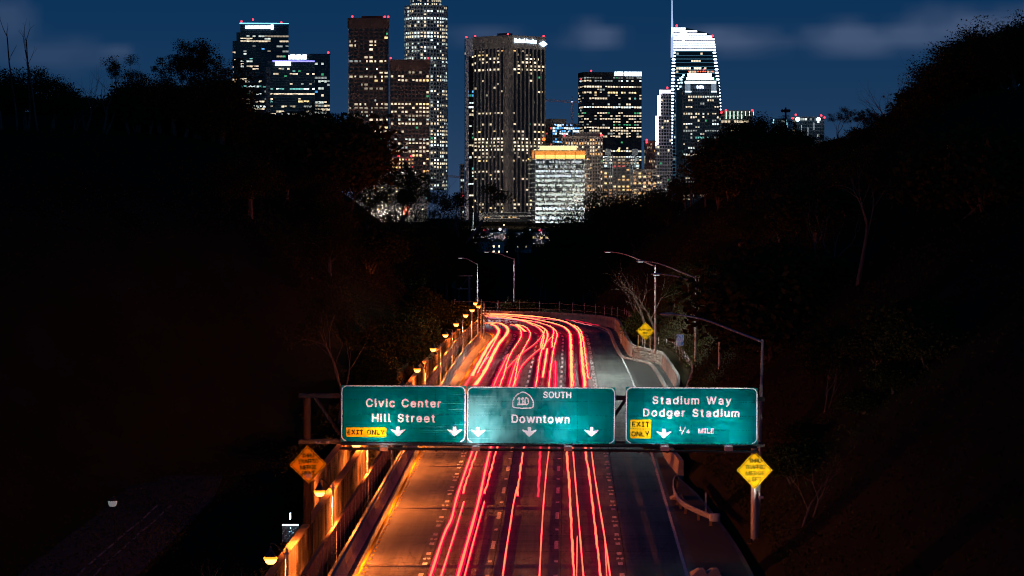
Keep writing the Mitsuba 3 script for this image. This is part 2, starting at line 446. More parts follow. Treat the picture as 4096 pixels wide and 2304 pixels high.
# metal fence on posts beside the barrier, sloping-capped walkway walls to its left
fence_line = spline([sx(-11.9, y) for y in (100, 200, 300)] + [rz(-5.75, 345), rz(-4.7, 372), rz(-3.9, 386)], 1)
fen = thing('metal_fence', 'dark corrugated metal fence with orange-lit top rail beside the walkway lamps', 'fence')
tot = frame(fence_line, 0)[3]
for s in np.arange(15, tot, 3.05):
    p, t, r, _ = frame(fence_line, s)
    part(fen, 'post', tube([p, p + [0, 0, 2.02]], 0.045, 6), 'galvanised')
    if s + 3.0 < tot:                                  # one corrugated sheet per bay
        q = frame(fence_line, s + 3.0)[0]
        n = 18
        xs = np.linspace(0.02, 0.98, n)
        base = p + (q - p) * xs[:, None] + r * np.where(np.arange(n) % 2, 0.02, -0.02)[:, None]
        top = base + [0, 0, 1.85]
        i = np.arange(n - 1)
        part(fen, 'panel', (np.vstack([base + [0, 0, .12], top]), np.stack([i, i + 1, n + i + 1, n + i], 1)), 'fence_panel')
fl = np.array([frame(fence_line, s)[0] for s in np.arange(8, tot, 3)])
for k in range(0, len(fl) - 1):
    part(fen, 'top_rail', obox(fl[k] + [-.09, 0, 1.98], (0.18, 0, 0), fl[k + 1] - fl[k] - [0, .02, 0], (0, 0, .07)), 'timber')


def wall_run(key, X0, z_of, ys, thick, m, cap_m, low):
    """A board wall in bays, with a cap piece over each bay."""
    for a, b in zip(ys[:-1], ys[1:]):
        za, zb = z_of(a), z_of(b)
        pa, pb = sx(X0(a), a), sx(X0(b), b)
        v = [pa + [-thick, 0, low], pa + [0, 0, low], pb + [0, -.03, low], pb + [-thick, -.03, low], pa + [-thick, 0, za], pa + [0, 0, za], pb + [0, -.03, zb], pb + [-thick, -.03, zb]]
        part(key, 'panel', (np.array(v), np.array([[0, 3, 2, 1], [4, 5, 6, 7], [0, 1, 5, 4], [2, 3, 7, 6], [1, 2, 6, 5], [3, 0, 4, 7]])), m)
        part(key, 'cap', obox(pa + [-thick - .06, 0, za], (thick + .12, 0, 0), pb - pa + [0, -.05, zb - za], (0, 0, .09)), cap_m)


bays = list(np.arange(108, 386, 6.1))
w2 = thing('walkway_wall', 'stained brown retaining wall with timber cap lit orange behind the walkway lamps', 'wall')
wall_run(w2, lambda y: -13.93 + max(0, y - 320) * 0.022, lambda y: 1.0, bays, 0.3, 'stained_wall', 'timber', -1.8)
w1 = thing('upper_wall', 'outer stained wall farther from the road than the walkway, second of the two', 'wall')
wall_run(w1, lambda y: -15.1, lambda y: 1.6, [y for y in bays if 188 < y < 262], 0.3, 'stained_wall', 'timber', -1.8)
struct('walkway_path', strip([sx(-13.95, y, -1.45) for y in (100, 250, 390)], [sx(-11.75, y, -1.45) for y in (100, 250, 390)]), 'barrier_concrete')
gl = part(w1, 'light', obox(sx(-15.1, 176, 1.2) + [.02, 0, 0], (0.06, 0, 0), (0.008, .5, 0.008), (0, 0, .34)), 'lens', emit=(1.6, 2.4, 2.6))
part(w1, 'light', obox(sx(-15.1, 186, 1.2) + [.02, 0, 0], (0.06, 0, 0), (0.008, .5, 0.008), (0, 0, .34)), 'lens', emit=(1.6, 2.4, 2.6))

# ------------------------------------------------------------------ walkway lamps
LAMPS = [(137.3, -10.2), (165.3, -9.78), (193.2, -9.25), (220, -8.75), (243, -8.2), (263.9, -7.68), (293.4, -7.1), (317.4, -6.48), (338.5, -5.8), (358.8, -5.09), (371.7, -4.55), (380.9, -3.95), (389.8, -4.35), (109, -10.7)]
names = ['second lowest in view, just left of the metal fence', 'beside the diamond sign on the left gantry post', 'behind the lower edge of the left green sign', 'hidden behind the left green sign', 'behind the top of the left green sign',
         'just above the left green sign', 'second above the left green sign', 'third above the left green sign', 'fourth above the left green sign', 'fifth above the left green sign', 'sixth above the left green sign',
         'nearer of the two at the far fence end', 'farthest, at the end of the fence', 'next to the camera below the view']
names[0] = 'at the bottom edge beside the fence'
SOD = np.array([1.0, 0.215, 0.04])
for (Y, X), where in zip(LAMPS, names):
    k = thing('walkway_lamp', f'old gooseneck street lamp glowing orange, {where}', 'street lamp', 'gooseneck lamps along the walkway')
    b = rz(X, Y)
    P = b + [0.66, 0, 0]
    part(k, 'post', lathe(P, [(.11, -1.45), (.11, -.9), (.075, -.8), (.06, 3.0), (.05, 3.9), (.09, 3.95), (.11, 4.02), (.04, 4.1), (.05, 4.2), (.0, 4.32)], 10), 'pole_paint', True)
    arm = spline([P + [0, 0, 3.85], P + [-.14, 0, 4.05], P + [-.34, 0, 4.28], P + [-.55, 0, 4.45], P + [-.68, 0, 4.42], P + [-.68, 0, 4.28]], .06)
    part(k, 'arm', tube(arm, 0.032, 7), 'lamp_green', True)
    L = P + [-.68, 0, 3.78]
    part(k, 'hood', lathe(L, [(.25, .105), (.24, .15), (.15, .28), (.09, .36), (.07, .46), (.03, .52)], 16), 'lamp_green', True)
    part(k, 'bulb', lathe(L, [(.0, -.22), (.13, -.21), (.22, -.13), (.265, -.02), (.0, .0)], 16), 'lens', True, emit=(9, 2.3, 0.5))
    part(k, 'glow_ring', lathe(L, [(.0, .005), (.30, .006), (.31, .05), (.27, .10), (.0, .101)], 16), 'lens', True, emit=(3.2, .62, .04))  # added ring, glows orange to imitate glare round the bulb
    o = L - [0, 0, .27]
    pw = 560 if Y < 240 else 430 if Y < 330 else 280 if Y < 365 else 120
    spot(k + '_glow', o, o + np.array([.36, 0, -1]), SOD * pw, 77, 55, 3 if Y < 225 else 2, (0, 1, 0))   # the hood throws it on the road and the wall
    point(k + '_bulb', o, SOD * pw * .2, .8)


# ------------------------------------------------------------------ freeway lamp posts


def cobra(Y, px, pz, hx, hz, base, where, on=230.0, col=(0.82, 1.0, 0.92), cut=76, bw=50, tilt=0.0, lean=0.0, hY=None):
    k = thing('freeway_lamp', f'tall grey lamp post with long curved arm, {where}', 'street lamp', 'tall freeway lamp posts')
    top = at(px, pz, Y); head = at(hx, hz, hY or Y)
    b = np.array([top[0] + lean, top[1], base])
    part(k, 'post', tube([b, b + (top - b) * .5, top + [0, 0, .15]], [.12, .10, .075], 10), 'galvanised', True)
    d = head - top
    arm = spline([top, top + d * .3 + [0, 0, d[2] * .08], top + d * .62 + [0, 0, d[2] * .16], top + d * .85 + [0, 0, d[2] * .1], head], .25)
    part(k, 'arm', tube(arm, np.linspace(.075, .04, len(arm)), 8), 'galvanised', True)
    u = np.array([-1.0, 0, 0])
    m = trimesh.creation.icosphere(2, 1.0)
    part(k, 'head', (np.array(m.vertices) * [.46, .16, .085] + head + u * .25 + [0, 0, .02], np.array(m.faces)), 'galvanised', True)
    part(k, 'lens', obox(head + u * .3 + [-.24, -.1, -.085], (.48, 0, 0), (0, .2, 0), (0, 0, .03)), 'lens', emit=(1.0, 1.15, 1.15) if on else (0.02, .02, .02))
    if on:
        o = head + u * .3 - [0, 0, .12]
        spot(k + '_beam', o, o + np.array([-.02 - tilt, 0, -1]), [on * c for c in col], cut, bw, 2.5 if on > 150 else .8, (0, 1, 0))


cobra(176.6, 3050, 1368, 2690, 1258, 3.0, 'nearest, behind the right end of the gantry', 0, lean=-.25)
cobra(332, 2622, 1065, 2443, 1008, 6.6, 'beside the yellow sign at the layby', 460, (.88, 1.0, .9), 86, 58)
cobra(300, 2783, 1112, 2575, 1045, 6.0, 'right of the bare tree', 300, (.82, 1, .92), 84, 56)
cobra(253, 2878, 1169, 2640, 1097, 5.5, 'half lost in the dark trees', 40)
cobra(436, 2057, 1037, 1955, 1007, 6.0, 'bright-headed one beyond the bend', 420, (1, 1, 1))
cobra(442, 1910, 1058, 1850, 1032, 5.8, 'leftmost beyond the bend', 90)

# ------------------------------------------------------------------ light streaks of the passing cars
CORE = {'o': (2.5, 0.36, 0.15), 'y': (4.0, 0.80, 0.24), 'r': (1.2, 0.01, 0.06), 'p': (1.3, 0.22, 0.25), 'm': (0.75, 0.0, 0.045), 'w': (0.8, 0.6, 0.75), 'c': (1.5, 0.05, 0.07)}
EDGE = (1.35, 0.0, 0.07)


def streak(pts, width, style, where, wave=0.0, edge=0.024, h=0.75, near='o'):
    k = thing('tail_light_streak', where, 'light streak', 'light streaks left by passing cars')
    p = spline(pts, 1.2)
    s = np.concatenate([[0], np.cumsum(np.linalg.norm(np.diff(p, axis=0), axis=1))])
    t = np.gradient(p, axis=0); t /= np.linalg.norm(t, axis=1, keepdims=True)
    r = np.stack([t[:, 1], -t[:, 0], 0 * t[:, 0]], 1); r /= np.linalg.norm(r, axis=1, keepdims=True) + 1e-9
    ph = rng.random() * 6
    wob = wave * .65 * (np.sin(s * 1.15 + ph) + 0.7 * np.sin(s * 0.53 + 2 * ph) + 0.5 * np.sin(s * 2.3 + ph * 3))
    p = p + r * wob[:, None] + np.stack([0 * s, 0 * s, 0.5 * wob], 1)
    wv = np.broadcast_to(np.asarray(width, float), (2,)) * .84
    w = np.interp(s, [0, s[-1]], wv)[:, None] * (1 + 0.12 * np.sin(s * 0.37 + ph))[:, None]
    c = np.maximum(w / 2 - edge, w * 0.22)
    up = np.array([0, 0, 1.0])
    core = np.stack([p - r * c - up * .02, p + r * c - up * .02, p + r * c * .8 + up * .03, p - r * c * .8 + up * .03], 1)
    back = p[:, 1] > 262                                # dimmer tail lamps nearer the bridge, brake lights towards the bend
    if style == 'y' and 3 < back.sum() < len(p) - 3:
        ft = np.nonzero(back)[0]
        lo, hi = (core[ft[0]:], core[:ft[0] + 1]) if ft[-1] == len(p) - 1 else (core[:ft[-1] + 1], core[ft[-1]:])
        part(k, 'core', loft(lo), 'lens', emit=CORE['y'], w=.35); part(k, 'core', loft(hi), 'lens', emit=CORE[near], w=.35)
    else: part(k, 'core', loft(core), 'lens', emit=CORE[style], w=.35)
    if style in 'oy':
        e = w / 2 + np.where(back, .11, .0)[:, None]  # glowing rim imitates the red halo, wider round the far streaks
        rim = np.stack([p - r * e - up * .07, p + r * e - up * .07, p + r * e - up * .035, p - r * e - up * .035], 1)
        part(k, 'rim', loft(rim), 'lens', emit=EDGE, w=0.1)


H = 0.75
far = lambda y: rz(-30, y, H)
streak(c6([(1545, 1250), (1680, 1000), (1795, 800), (1882, 700), (1925, 625), (1900, 560), (1820, 520), (1730, 502)], H) + [rz(-16, 409, H)], .42, 'y', 'widest pale yellow light streak, leftmost lane by the yellow line', .03)
streak(c6([(1440, 1400), (1525, 1265)], H), .13, 'o', 'short orange light streak at the left edge just above the signs', .03)
streak(c6([(1625, 1210), (1720, 1030), (1800, 890), (1900, 705)], H), .2, 'y', 'short yellow light streak between the two wide pale ones', .03)
streak(c6([(1590, 1378), (1690, 1240), (1770, 1100), (1850, 935), (1935, 785), (2020, 680), (2055, 610), (2030, 550), (1940, 510), (1850, 497)], H) + [rz(-14, 411, H)], .45, 'y', 'wide pale yellow light streak, second in the leftmost lane', .03)
streak(c6([(1640, 1180), (1700, 1080), (1775, 985)], H), .1, 'w', 'thin whitish zigzag light streak inside the leftmost lane', .07, h=.5)
streak(c3([(1725, 1460), (1862, 1050), (1932, 900), (1982, 700), (2060, 460), (2145, 215)], H) + c7([(262, 1395), (380, 1130), (470, 940)], H), .3, 'o', 'orange and red light streak running from the bottom edge up the second lane', 0, .085)
streak(c3([(2040, 655), (2070, 560), (2110, 440), (2190, 215)], H) + c7([(350, 1385), (400, 1260), (440, 1110), (480, 990), (530, 890), (590, 800), (640, 720), (655, 660), (640, 600), (580, 545), (500, 525)], H), .17, 'y', 'wavy light streak right of the thick red one, ending below the signs', .035)
streak(c3([(1830, 1460), (1950, 1080), (2052, 735)], H), .19, 'o', 'straight orange light streak at the bottom, left of two that start there', 0, .05)
streak(c3([(1990, 1460), (2120, 1000), (2200, 700), (2310, 215)], H) + c7([(480, 1390), (550, 1150), (620, 950)], H), .34, 'o', 'broad crimson and orange light streak in the middle of the second lane', 0, .11)
streak(c3([(2055, 1460), (2160, 1060), (2250, 732)], H), .17, 'o', 'straight orange light streak at the bottom, right of two that start there', 0, .05)
streak(c3([(2250, 655), (2280, 550), (2310, 440), (2370, 215)], H) + c7([(545, 1385), (575, 1240), (600, 1100), (630, 980), (680, 880), (730, 790), (775, 700), (780, 640), (750, 590), (690, 545), (590, 520)], H), .17, 'y', 'wavy light streak at the right of the second lane', .035)
streak(c7([(712, 620), (640, 560), (580, 520)], H), .42, 'y', 'short thick pale light streak at the start of the bend', .0)
streak(c7([(565, 1385), (600, 1250), (650, 1130), (740, 1020), (850, 920), (960, 830), (1080, 700)], H), .14, 'o', 'slanting light streak crossing two lanes, lower of two', .03)
streak(c7([(395, 1275), (450, 1150), (560, 1030), (640, 960), (700, 900), (800, 830), (900, 740), (955, 660)], H), .10, 'o', 'slanting thin light streak crossing two lanes, upper of two', .03)
streak(c4([(440, 610), (455, 480), (480, 300), (512, 95)], H) + c7([(860, 1385), (890, 1180), (910, 1020), (940, 890), (965, 760), (975, 680), (950, 620), (900, 570), (800, 520), (700, 480), (560, 450), (300, 420), (130, 412)], H) + [rz(-22, 424, H)], .17, 'y', 'wavy light streak at the left of the middle lane', .03, near='o')
streak(c4([(285, 1475), (330, 1150), (370, 900), (400, 700), (440, 520)], H), .14, 'o', 'crimson light streak curving down the middle lane to the bottom edge', .0)
streak(c7([(930, 850), (940, 760), (968, 660), (985, 600)], H), .2, 'y', 'short wavy light streak inside the bend of the middle lane', .05)
streak(c7([(965, 870), (1000, 780), (1025, 690), (1020, 630), (980, 580), (900, 540), (760, 490), (560, 440), (130, 400)], H) + [rz(-22, 426, H)], .25, 'y', 'curved light streak turning left in the middle lane', .02)
streak(c7([(955, 1265), (985, 1100), (1022, 860)], H), .26, 'y', 'thick straight orange bar of light in the middle lane', .0)
streak(c4([(660, 612), (668, 450), (676, 330), (688, 95)], H) + c7([(1045, 1385), (1065, 1180), (1090, 1000), (1115, 850), (1150, 720), (1162, 660), (1140, 610), (1080, 560), (960, 510), (800, 475), (500, 432), (130, 395)], H) + [rz(-22, 427, H)], .18, 'y', 'wavy crimson light streak at the right of the middle lane', .03, near='c')
streak(c7([(1090, 840), (1095, 720), (1112, 600), (1060, 540)], H), .18, 'y', 'short wavy light streak inside the bend near the third line of dots', .05)
streak(c4([(672, 1475), (686, 1200), (696, 1000), (716, 700), (746, 350), (776, 95)], H) + c7([(1133, 1385), (1134, 1200), (1134, 1035)], H), .12, 'o', 'long thin pink-edged light streak right of the middle lane', .0)
streak(c4([(1037, 1475), (1020, 1150), (1004, 850), (984, 450), (964, 95)], H) + c7([(1362, 1385), (1356, 1200), (1355, 1000), (1350, 800), (1338, 650), (1300, 590), (1220, 540), (1050, 490), (800, 440), (500, 404), (130, 384)], H) + [rz(-22, 429, H)], (.17, .36), 'y', 'long light streak at the left of the fourth lane', .015)
streak(c7([(1392, 1385), (1378, 1200), (1372, 1000), (1364, 800), (1350, 660), (1312, 600)], H), .17, 'y', 'wavy light streak beside the long one in the fourth lane', .05)
streak(c4([(1137, 1475), (1105, 1100), (1076, 750), (1050, 450), (1022, 95)], H), .13, 'o', 'second light streak of the fourth lane below the signs', .0)
streak(c4([(1063, 1475), (1066, 1250), (1069, 1035)], H), .09, 'o', 'short thin light streak at the bottom between two longer ones', .0)
streak(c4([(1318, 1475), (1270, 1050), (1230, 700), (1190, 350), (1156, 95)], H) + c7([(1548, 1385), (1520, 1150), (1502, 900), (1490, 700), (1450, 600), (1350, 520), (1200, 462), (900, 412), (500, 380), (130, 368)], H) + [rz(-22, 431, H)], (.16, .34), 'y', 'long light streak at the right of the fourth lane', .015)
streak(c4([(1418, 1475), (1356, 1040), (1300, 700), (1245, 350), (1214, 95)], H), .13, 'o', 'rightmost long light streak below the signs', .0)
streak(c4([(1380, 1475), (1368, 1250), (1356, 1040)], H), .09, 'o', 'short thin light streak joining the rightmost one', .0)
streak(c7([(1600, 1285), (1578, 1100), (1552, 900), (1530, 750), (1505, 640), (1470, 580), (1400, 530)], H), .2, 'y', 'rightmost wavy light streak above the signs', .05)
streak(c7([(1568, 1385), (1555, 1280), (1530, 1050), (1512, 850)], H), .17, 'y', 'wavy light streak second from the right above the signs', .05)
streak(c7([(1745, 535), (1600, 505), (1450, 475), (1280, 455)], H), .22, 'r', 'red light streak against the wall of the bend', .05)
streak(c7([(1640, 540), (1500, 505), (1360, 470)], H), .2, 'p', 'pinkish light streak against the wall of the bend', .05)
streak(c7([(1000, 425), (600, 395), (130, 372)], H) + [rz(-22, 433, H)], .4, 'y', 'pale level light streak under the far wall', .03)
streak(c7([(1300, 480), (1000, 450), (600, 412), (130, 388)], H) + [rz(-22, 430, H)], .3, 'p', 'pink level light streak in the far bend', .03)
streak(c7([(900, 490), (600, 455), (400, 440), (130, 425)], H) + [rz(-22, 422, H)], .3, 'p', 'pink level light streak nearest in the far bend', .03)
streak(c7([(700, 470), (450, 445), (130, 430)], H) + [rz(-22, 421, H)], .25, 'w', 'whitish level light streak in the far bend', .03)

# ------------------------------------------------------------------ right side: wall, guardrail, delineators
wl = spline([rz(*w) for w in WALL[1:]], 1.0)
rw = thing('roadside_wall', 'curving pale concrete wall along the right edge and round the bend', 'wall')
tot = frame(wl, 0)[3]


def wall_h(y): return float(np.interp(y, [214, 233, 262, 300, 340, 372, 400, 424, 440], [0.95, 1.0, 1.1, 1.25, 1.3, 1.55, 1.4, 1.15, 1.1]))


s = 0.0
while s < tot - 1:
    e = min(s + 6.0, tot - .05)
    secs = []
    for u in np.linspace(s, e - .03, 7):
        p, t, r, _ = frame(wl, u)
        hh = wall_h(p[1]) if p[0] > -4 else 1.1
        secs.append([p, p + r * .08 + [0, 0, hh * .4], p + r * .12 + [0, 0, hh], p + r * .42 + [0, 0, hh], p + r * .42 + [0, 0, -.3], p + [0, 0, -.3]])
    part(rw, 'panel', loft(secs), 'barrier_concrete')
    s = e + .02
# rubble stones set into the layby stretch
g = np.random.default_rng(4)
sA = [u for u in np.arange(0, tot, .25) if frame(wl, u)[0][1] > 327][0]
for row in range(4):
    u = sA + g.random() * .3
    while u < sA + 17:
        ln = 0.32 + g.random() * .34
        hh = 0.27 + g.random() * .04
        p, t, r, _ = frame(wl, u + ln / 2)
        n = 7
        an = np.sort(np.linspace(0, 2 * np.pi, n, endpoint=False) + g.normal(0, .16, n))
        rad = 0.86 + g.random(n) * .2
        ex, ez = np.cos(an) * rad * ln * .56, np.sin(an) * rad * hh * .56
        zc = row * .3 + .2
        slope = r * (.08 * min(zc / (wall_h(p[1]) * .4), 1)) + [0, 0, zc]
        o = p + slope
        outer = np.array([o + t * a + [0, 0, b] + r * (b * .12) for a, b in zip(ex, ez)])
        prd = .035 + g.random() * .03
        inner = o + (outer - o) * .8 - r * prd
        v = np.vstack([outer + r * .03, inner, o - r * (prd + .008)])
        f = [[i, (i + 1) % n, n + (i + 1) % n] for i in range(n)] + [[i, n + (i + 1) % n, n + i] for i in range(n)] + [[n + i, n + (i + 1) % n, 2 * n] for i in range(n)]
        if zc + hh * .5 < wall_h(p[1]):
            part(rw, 'stone', (v, np.array(f)), 'stone_block' if g.random() < .55 else 'stone_block_dark')
        u += ln + .04
DEL = [(2201, 1270, 34), (2358, 1291, 42), (2461, 1322, 40), (2484, 1374, 48), (2646, 1468, 52)]
for i, (px, py, hp) in enumerate(DEL):
    b = road_pt(px, py); k = thing('marker_post', f'white roadside marker post, {["first of five round the bend, above the middle lanes", "second of five, where the red streaks meet the wall", "third of five against the curving wall", "fourth of five at the near end of the bend", "at the right end of the layby wall"][i]}', 'marker post', 'white marker posts along the wall')
    hh = hp * b[1] / FPX + .1
    part(k, 'blade', obox(b + [-.07, -.12, 0], (.14, 0, 0), (0, .04, 0), (0, 0, hh)), 'white_paint')
    part(k, 'reflector', obox(b + [-.05, -.135, hh - .25], (.1, 0, 0), (0, .012, 0), (0, 0, .2)), 'sign_white')
# chain-link fence posts behind the wall
cf = thing('chain_link_fence', 'wire fence on pale posts behind the right-hand wall', 'fence')
fp = []
for u in np.arange(44, tot - 22, 3.0):
    p, t, r, _ = frame(wl, u)
    q = p + r * (1.5 if p[1] < 405 else 1.1) + [0, 0, .5]
    fp.append(q)
    hh = 1.9
    part(cf, 'post', tube([q - [0, 0, .5], q + [0, 0, hh], q + r * .06 + [0, 0, hh + .12]], .035, 6), 'sign_white')
for z in (.35, 1.0, 1.75):
    part(cf, 'wire', tube(np.array(fp) + [0, 0, z], .012, 3, False), 'galvanised')
# guardrail from the end of the wall to the bullnose
def c5(a, b, h=0.0): return road_pt(2500 + a / 2.6156, 1750 + b / 2.6156, h)
gr = thing('guardrail', 'pale steel guardrail curving away from the wall end to a rounded terminal', 'guardrail')
rail = spline([c5(530, 420, .55), c5(508, 470, .55), c5(512, 550, .55), c5(545, 625, .55), c5(600, 690, .55), c5(700, 745, .55), c5(800, 790, .55), c5(905, 835, .55)], .5)
t_ = np.gradient(rail, axis=0); t_ /= np.linalg.norm(t_, axis=1, keepdims=True)
r_ = np.stack([t_[:, 1], -t_[:, 0], 0 * t_[:, 0]], 1)
prof = [(0, .16), (.04, .12), (.04, .06), (0, .02), (0, -.02), (.04, -.06), (.04, -.12), (0, -.16)]
bk = [(-.02, -.16), (-.02, .16)]
part(gr, 'rail', loft(np.stack([rail + r_ * a * 1.2 + [0, 0, b] for a, b in prof + bk], 1)), 'galvanised')
e = rail[-1]
part(gr, 'terminal', lathe(e + [.18, 0, -.22], [(.3, 0), (.32, .04), (.32, .40), (.3, .44), (.0, .44)], 18), 'fixture_grey', True)
for u in np.linspace(.03, .98, 9):
    q = rail[int(u * (len(rail) - 1))]
    part(gr, 'post', bx(q[0] + .03, q[0] + .18, q[1] - .08, q[1] + .08, G * q[1] - .2, q[2] + .16), 'timber')
for k_, (a, b) in enumerate(((535, 640), (760, 1440), (905, 1440))):
    b0 = c5(a, b)
    kk = thing('concrete_stub', ['low concrete wedge tucked in the bend of the guardrail', 'sloping concrete stub at the bottom edge, right of the shoulder', 'pointed concrete stub at the bottom edge, right of the other'][k_], 'barrier')
    part(kk, 'block', loft([[b0 + [-.5, y, -.1], b0 + [.55, y, -.1], b0 + [.3, y + .1, z], b0 + [.05, y + .1, z]] for y, z in ((-.7, .36), (.2, .34), (1.4, .2))]), 'barrier_concrete')
mp = c5(847, 780); k = thing('marker_post', 'slim grey marker post standing behind the guardrail', 'marker post')
part(k, 'blade', obox(mp + [-.06, 0, 0], (.11, 0, 0), (0, .03, 0), (0, 0, 1.15)), 'fixture_grey'); part(k, 'reflector', obox(mp + [-.045, -.012, .85], (.08, 0, 0), (0, .01, 0), (0, 0, .22)), 'sign_white')

# ------------------------------------------------------------------ sign gantry
YG = 174.5
PX = YG / FPX                                         # metres per photo pixel there (74.5 px to the metre)
g0 = at(1364, 1650, YG)
TILT = 0.0075
GR = np.array([math.cos(TILT), 0, -math.sin(TILT)]); GU = np.array([math.sin(TILT), 0, math.cos(TILT)]); GN = np.array([0, -1.0, 0])


def gp(x, y, out=0.0):
    """Point on the gantry's sign plane: x, y in 1/74.5 m right and down, y measured square to the beam; out metres towards the traffic."""
    return g0 + GR * ((x - 1364) * PX) - GU * ((y - 1650) * PX) + GN * out


def ty(x): return TILT * (x - 1364)


def plate(poly, d0, d1):
    """A flat shape in sign coordinates as a solid from d0 to d1 metres in front of the sign plane."""
    parts = []
    for gm in getattr(poly, 'geoms', [poly]):
        m = trimesh.creation.extrude_polygon(gm, 1.0, engine='earcut')
        v = np.array(m.vertices)
        w = g0 + np.outer((v[:, 0] - 1364) * PX, GR) - np.outer((v[:, 1] - 1650) * PX, GU) + np.outer(d0 + (d1 - d0) * v[:, 2], GN)
        f = np.array(m.faces)
        parts.append((w, f[:, [0, 1, 2]]))
    v, f = cat(parts)
    m = trimesh.Trimesh(v, f, process=False)
    if m.volume < 0: f = f[:, ::-1]
    return v, f


GLY = {}


def glyph(ch, bold):
    if (ch, bold) not in GLY:
        m = meshkit.text_mesh(ch, 1.0, 1.0, bold)
        GLY[ch, bold] = (np.array(m.vertices), np.array(m.faces))
    return GLY[ch, bold]


def letters(text, x0, x1, base, cap, bold=True, narrow=1.0):
    """Glyph meshes spread to run from x0 to x1 on a baseline (x right, y down, depth 0..1)."""
    widths, gl = [], []
    for ch in text:
        if ch == ' ': widths.append(0.42 * cap); gl.append(None); continue
        v, f = glyph(ch, bold)
        lo, hi = v[:, 0].min(), v[:, 0].max()
        widths.append((hi - lo) * cap * narrow); gl.append((v, f, lo))
    gap = (x1 - x0 - sum(widths)) / max(len(text) - 1, 1)
    out, x = [], x0
    for g_, w in zip(gl, widths):
        if g_ is not None:
            v, f, lo = g_
            out.append((np.stack([x + (v[:, 0] - lo) * cap * narrow, base - v[:, 1] * cap, v[:, 2]], 1), f))
        x += w + gap
    return cat(out)


def gtext(key, text, x0, x1, base, cap, m, d0, d1, bold=True, narrow=1.0, name='lettering'):
    v, f = letters(text, x0, x1, base, cap, bold, narrow)
    out, e = [], cap * .015 if bold and len(text) > 1 else 0
    for i, (dx, dy) in enumerate(((-e, 0), (e, 0), (0, -e), (0, e)) if e else ((0, 0),)):     # four shifted strikes: the heavy strokes of highway type
        dd = d0 + (d1 + .0012 * i - d0) * v[:, 2]
        out.append((g0 + np.outer((v[:, 0] + dx - 1364) * PX, GR) - np.outer((v[:, 1] + dy - 1650) * PX, GU) + np.outer(dd, GN), f))
    part(key, name, cat(out), m)


def rrect(x0, y0, x1, y1, r):
    return sbox(x0 + r, y0 + r, x1 - r, y1 - r).buffer(r, 6)


def arrow(xc, top, tip):
    s = (tip - top) / 41.0
    return Polygon([(xc - 7 * s, top), (xc + 7 * s, top), (xc + 7 * s, top + 17 * s), (xc + 27 * s, top + 10.5 * s), (xc + 31 * s, top + 12.5 * s), (xc, tip), (xc - 31 * s, top + 12.5 * s), (xc - 27 * s, top + 10.5 * s), (xc - 7 * s, top + 17 * s)])


gan = thing('sign_gantry', 'dark steel overhead gantry carrying three green signs across the freeway', 'sign gantry')
for nm, yy in (('beam', 1587), ('beam', 1771)):
    for out in (-.35, -1.35):
        part(gan, nm, obox(gp(1192, yy + 7, out - .12), GR * (3062 - 1192) * PX, GN * .17, GU * .19), 'dark_steel')
for k in range(14):
    xa, xb = 1250 + k * 126, 1250 + (k + 1) * 126
    lo, hi = (1771, 1587) if k % 2 else (1587, 1771)
    part(gan, 'brace', tube([gp(xa, lo, -.4), gp(xb, hi, -.4)], .06, 6), 'dark_steel')
    part(gan, 'brace', tube([gp(xa, lo, -1.4), gp(xb, hi, -1.4)], .06, 6), 'dark_steel')
    part(gan, 'brace', tube([gp(xa, 1771, -.4), gp(xa, 1771, -1.4)], .05, 6), 'dark_steel')
for x, base in ((1225, 0.6), (3024, 2.9)):
    for out in (-.55,):
        b = gp(x, 1600, out); b[2] = base
        part(gan, 'post', tube([b, b + [0, 0, .9], gp(x, 1580, out)], [.215, .215, .2], 18), 'galvanised' if x > 2000 else 'gantry_post_paint', True)
        part(gan, 'base_plate', lathe(b, [(.42, 0), (.42, .06), (.0, .06)], 16), 'dark_steel')
        for a in range(8):
            u = np.array([math.cos(a * math.pi / 4), math.sin(a * math.pi / 4), 0])
            part(gan, 'gusset', obox(b + u * .2 + np.array([-u[1], u[0], 0]) * -.015 + [0, 0, .06], u * .16, np.array([-u[1], u[0], 0]) * .03, (0, 0, .22)), 'dark_steel')
# service walkway under the signs
part(gan, 'catwalk', obox(gp(1364, 1791, .25), GR * (3032 - 1364) * PX, GN * 1.0, GU * .05), 'dark_steel')
part(gan, 'catwalk_edge', obox(gp(1364, 1793, 1.25), GR * (3032 - 1364) * PX, GN * .05, GU * .10), 'dark_metal_wall')
part(gan, 'catwalk_edge', obox(gp(1364, 1780, .12), GR * (3032 - 1364) * PX, GN * .05, GU * .13), 'dark_steel')
for i, x in enumerate(np.arange(1400, 3030, 115)):
    part(gan, 'bracket', obox(gp(x, 1797, -.3), GR * .09, GN * 1.6, GU * .08), 'dark_steel')
gtext(gan, 'PLUG', 1263, 1284, 1775, 7, 'fixture_grey', -.165, -.16, name='graffiti')
gtext(gan, 'FTS', 1304, 1318, 1775, 7, 'fixture_grey', -.165, -.16, name='graffiti')
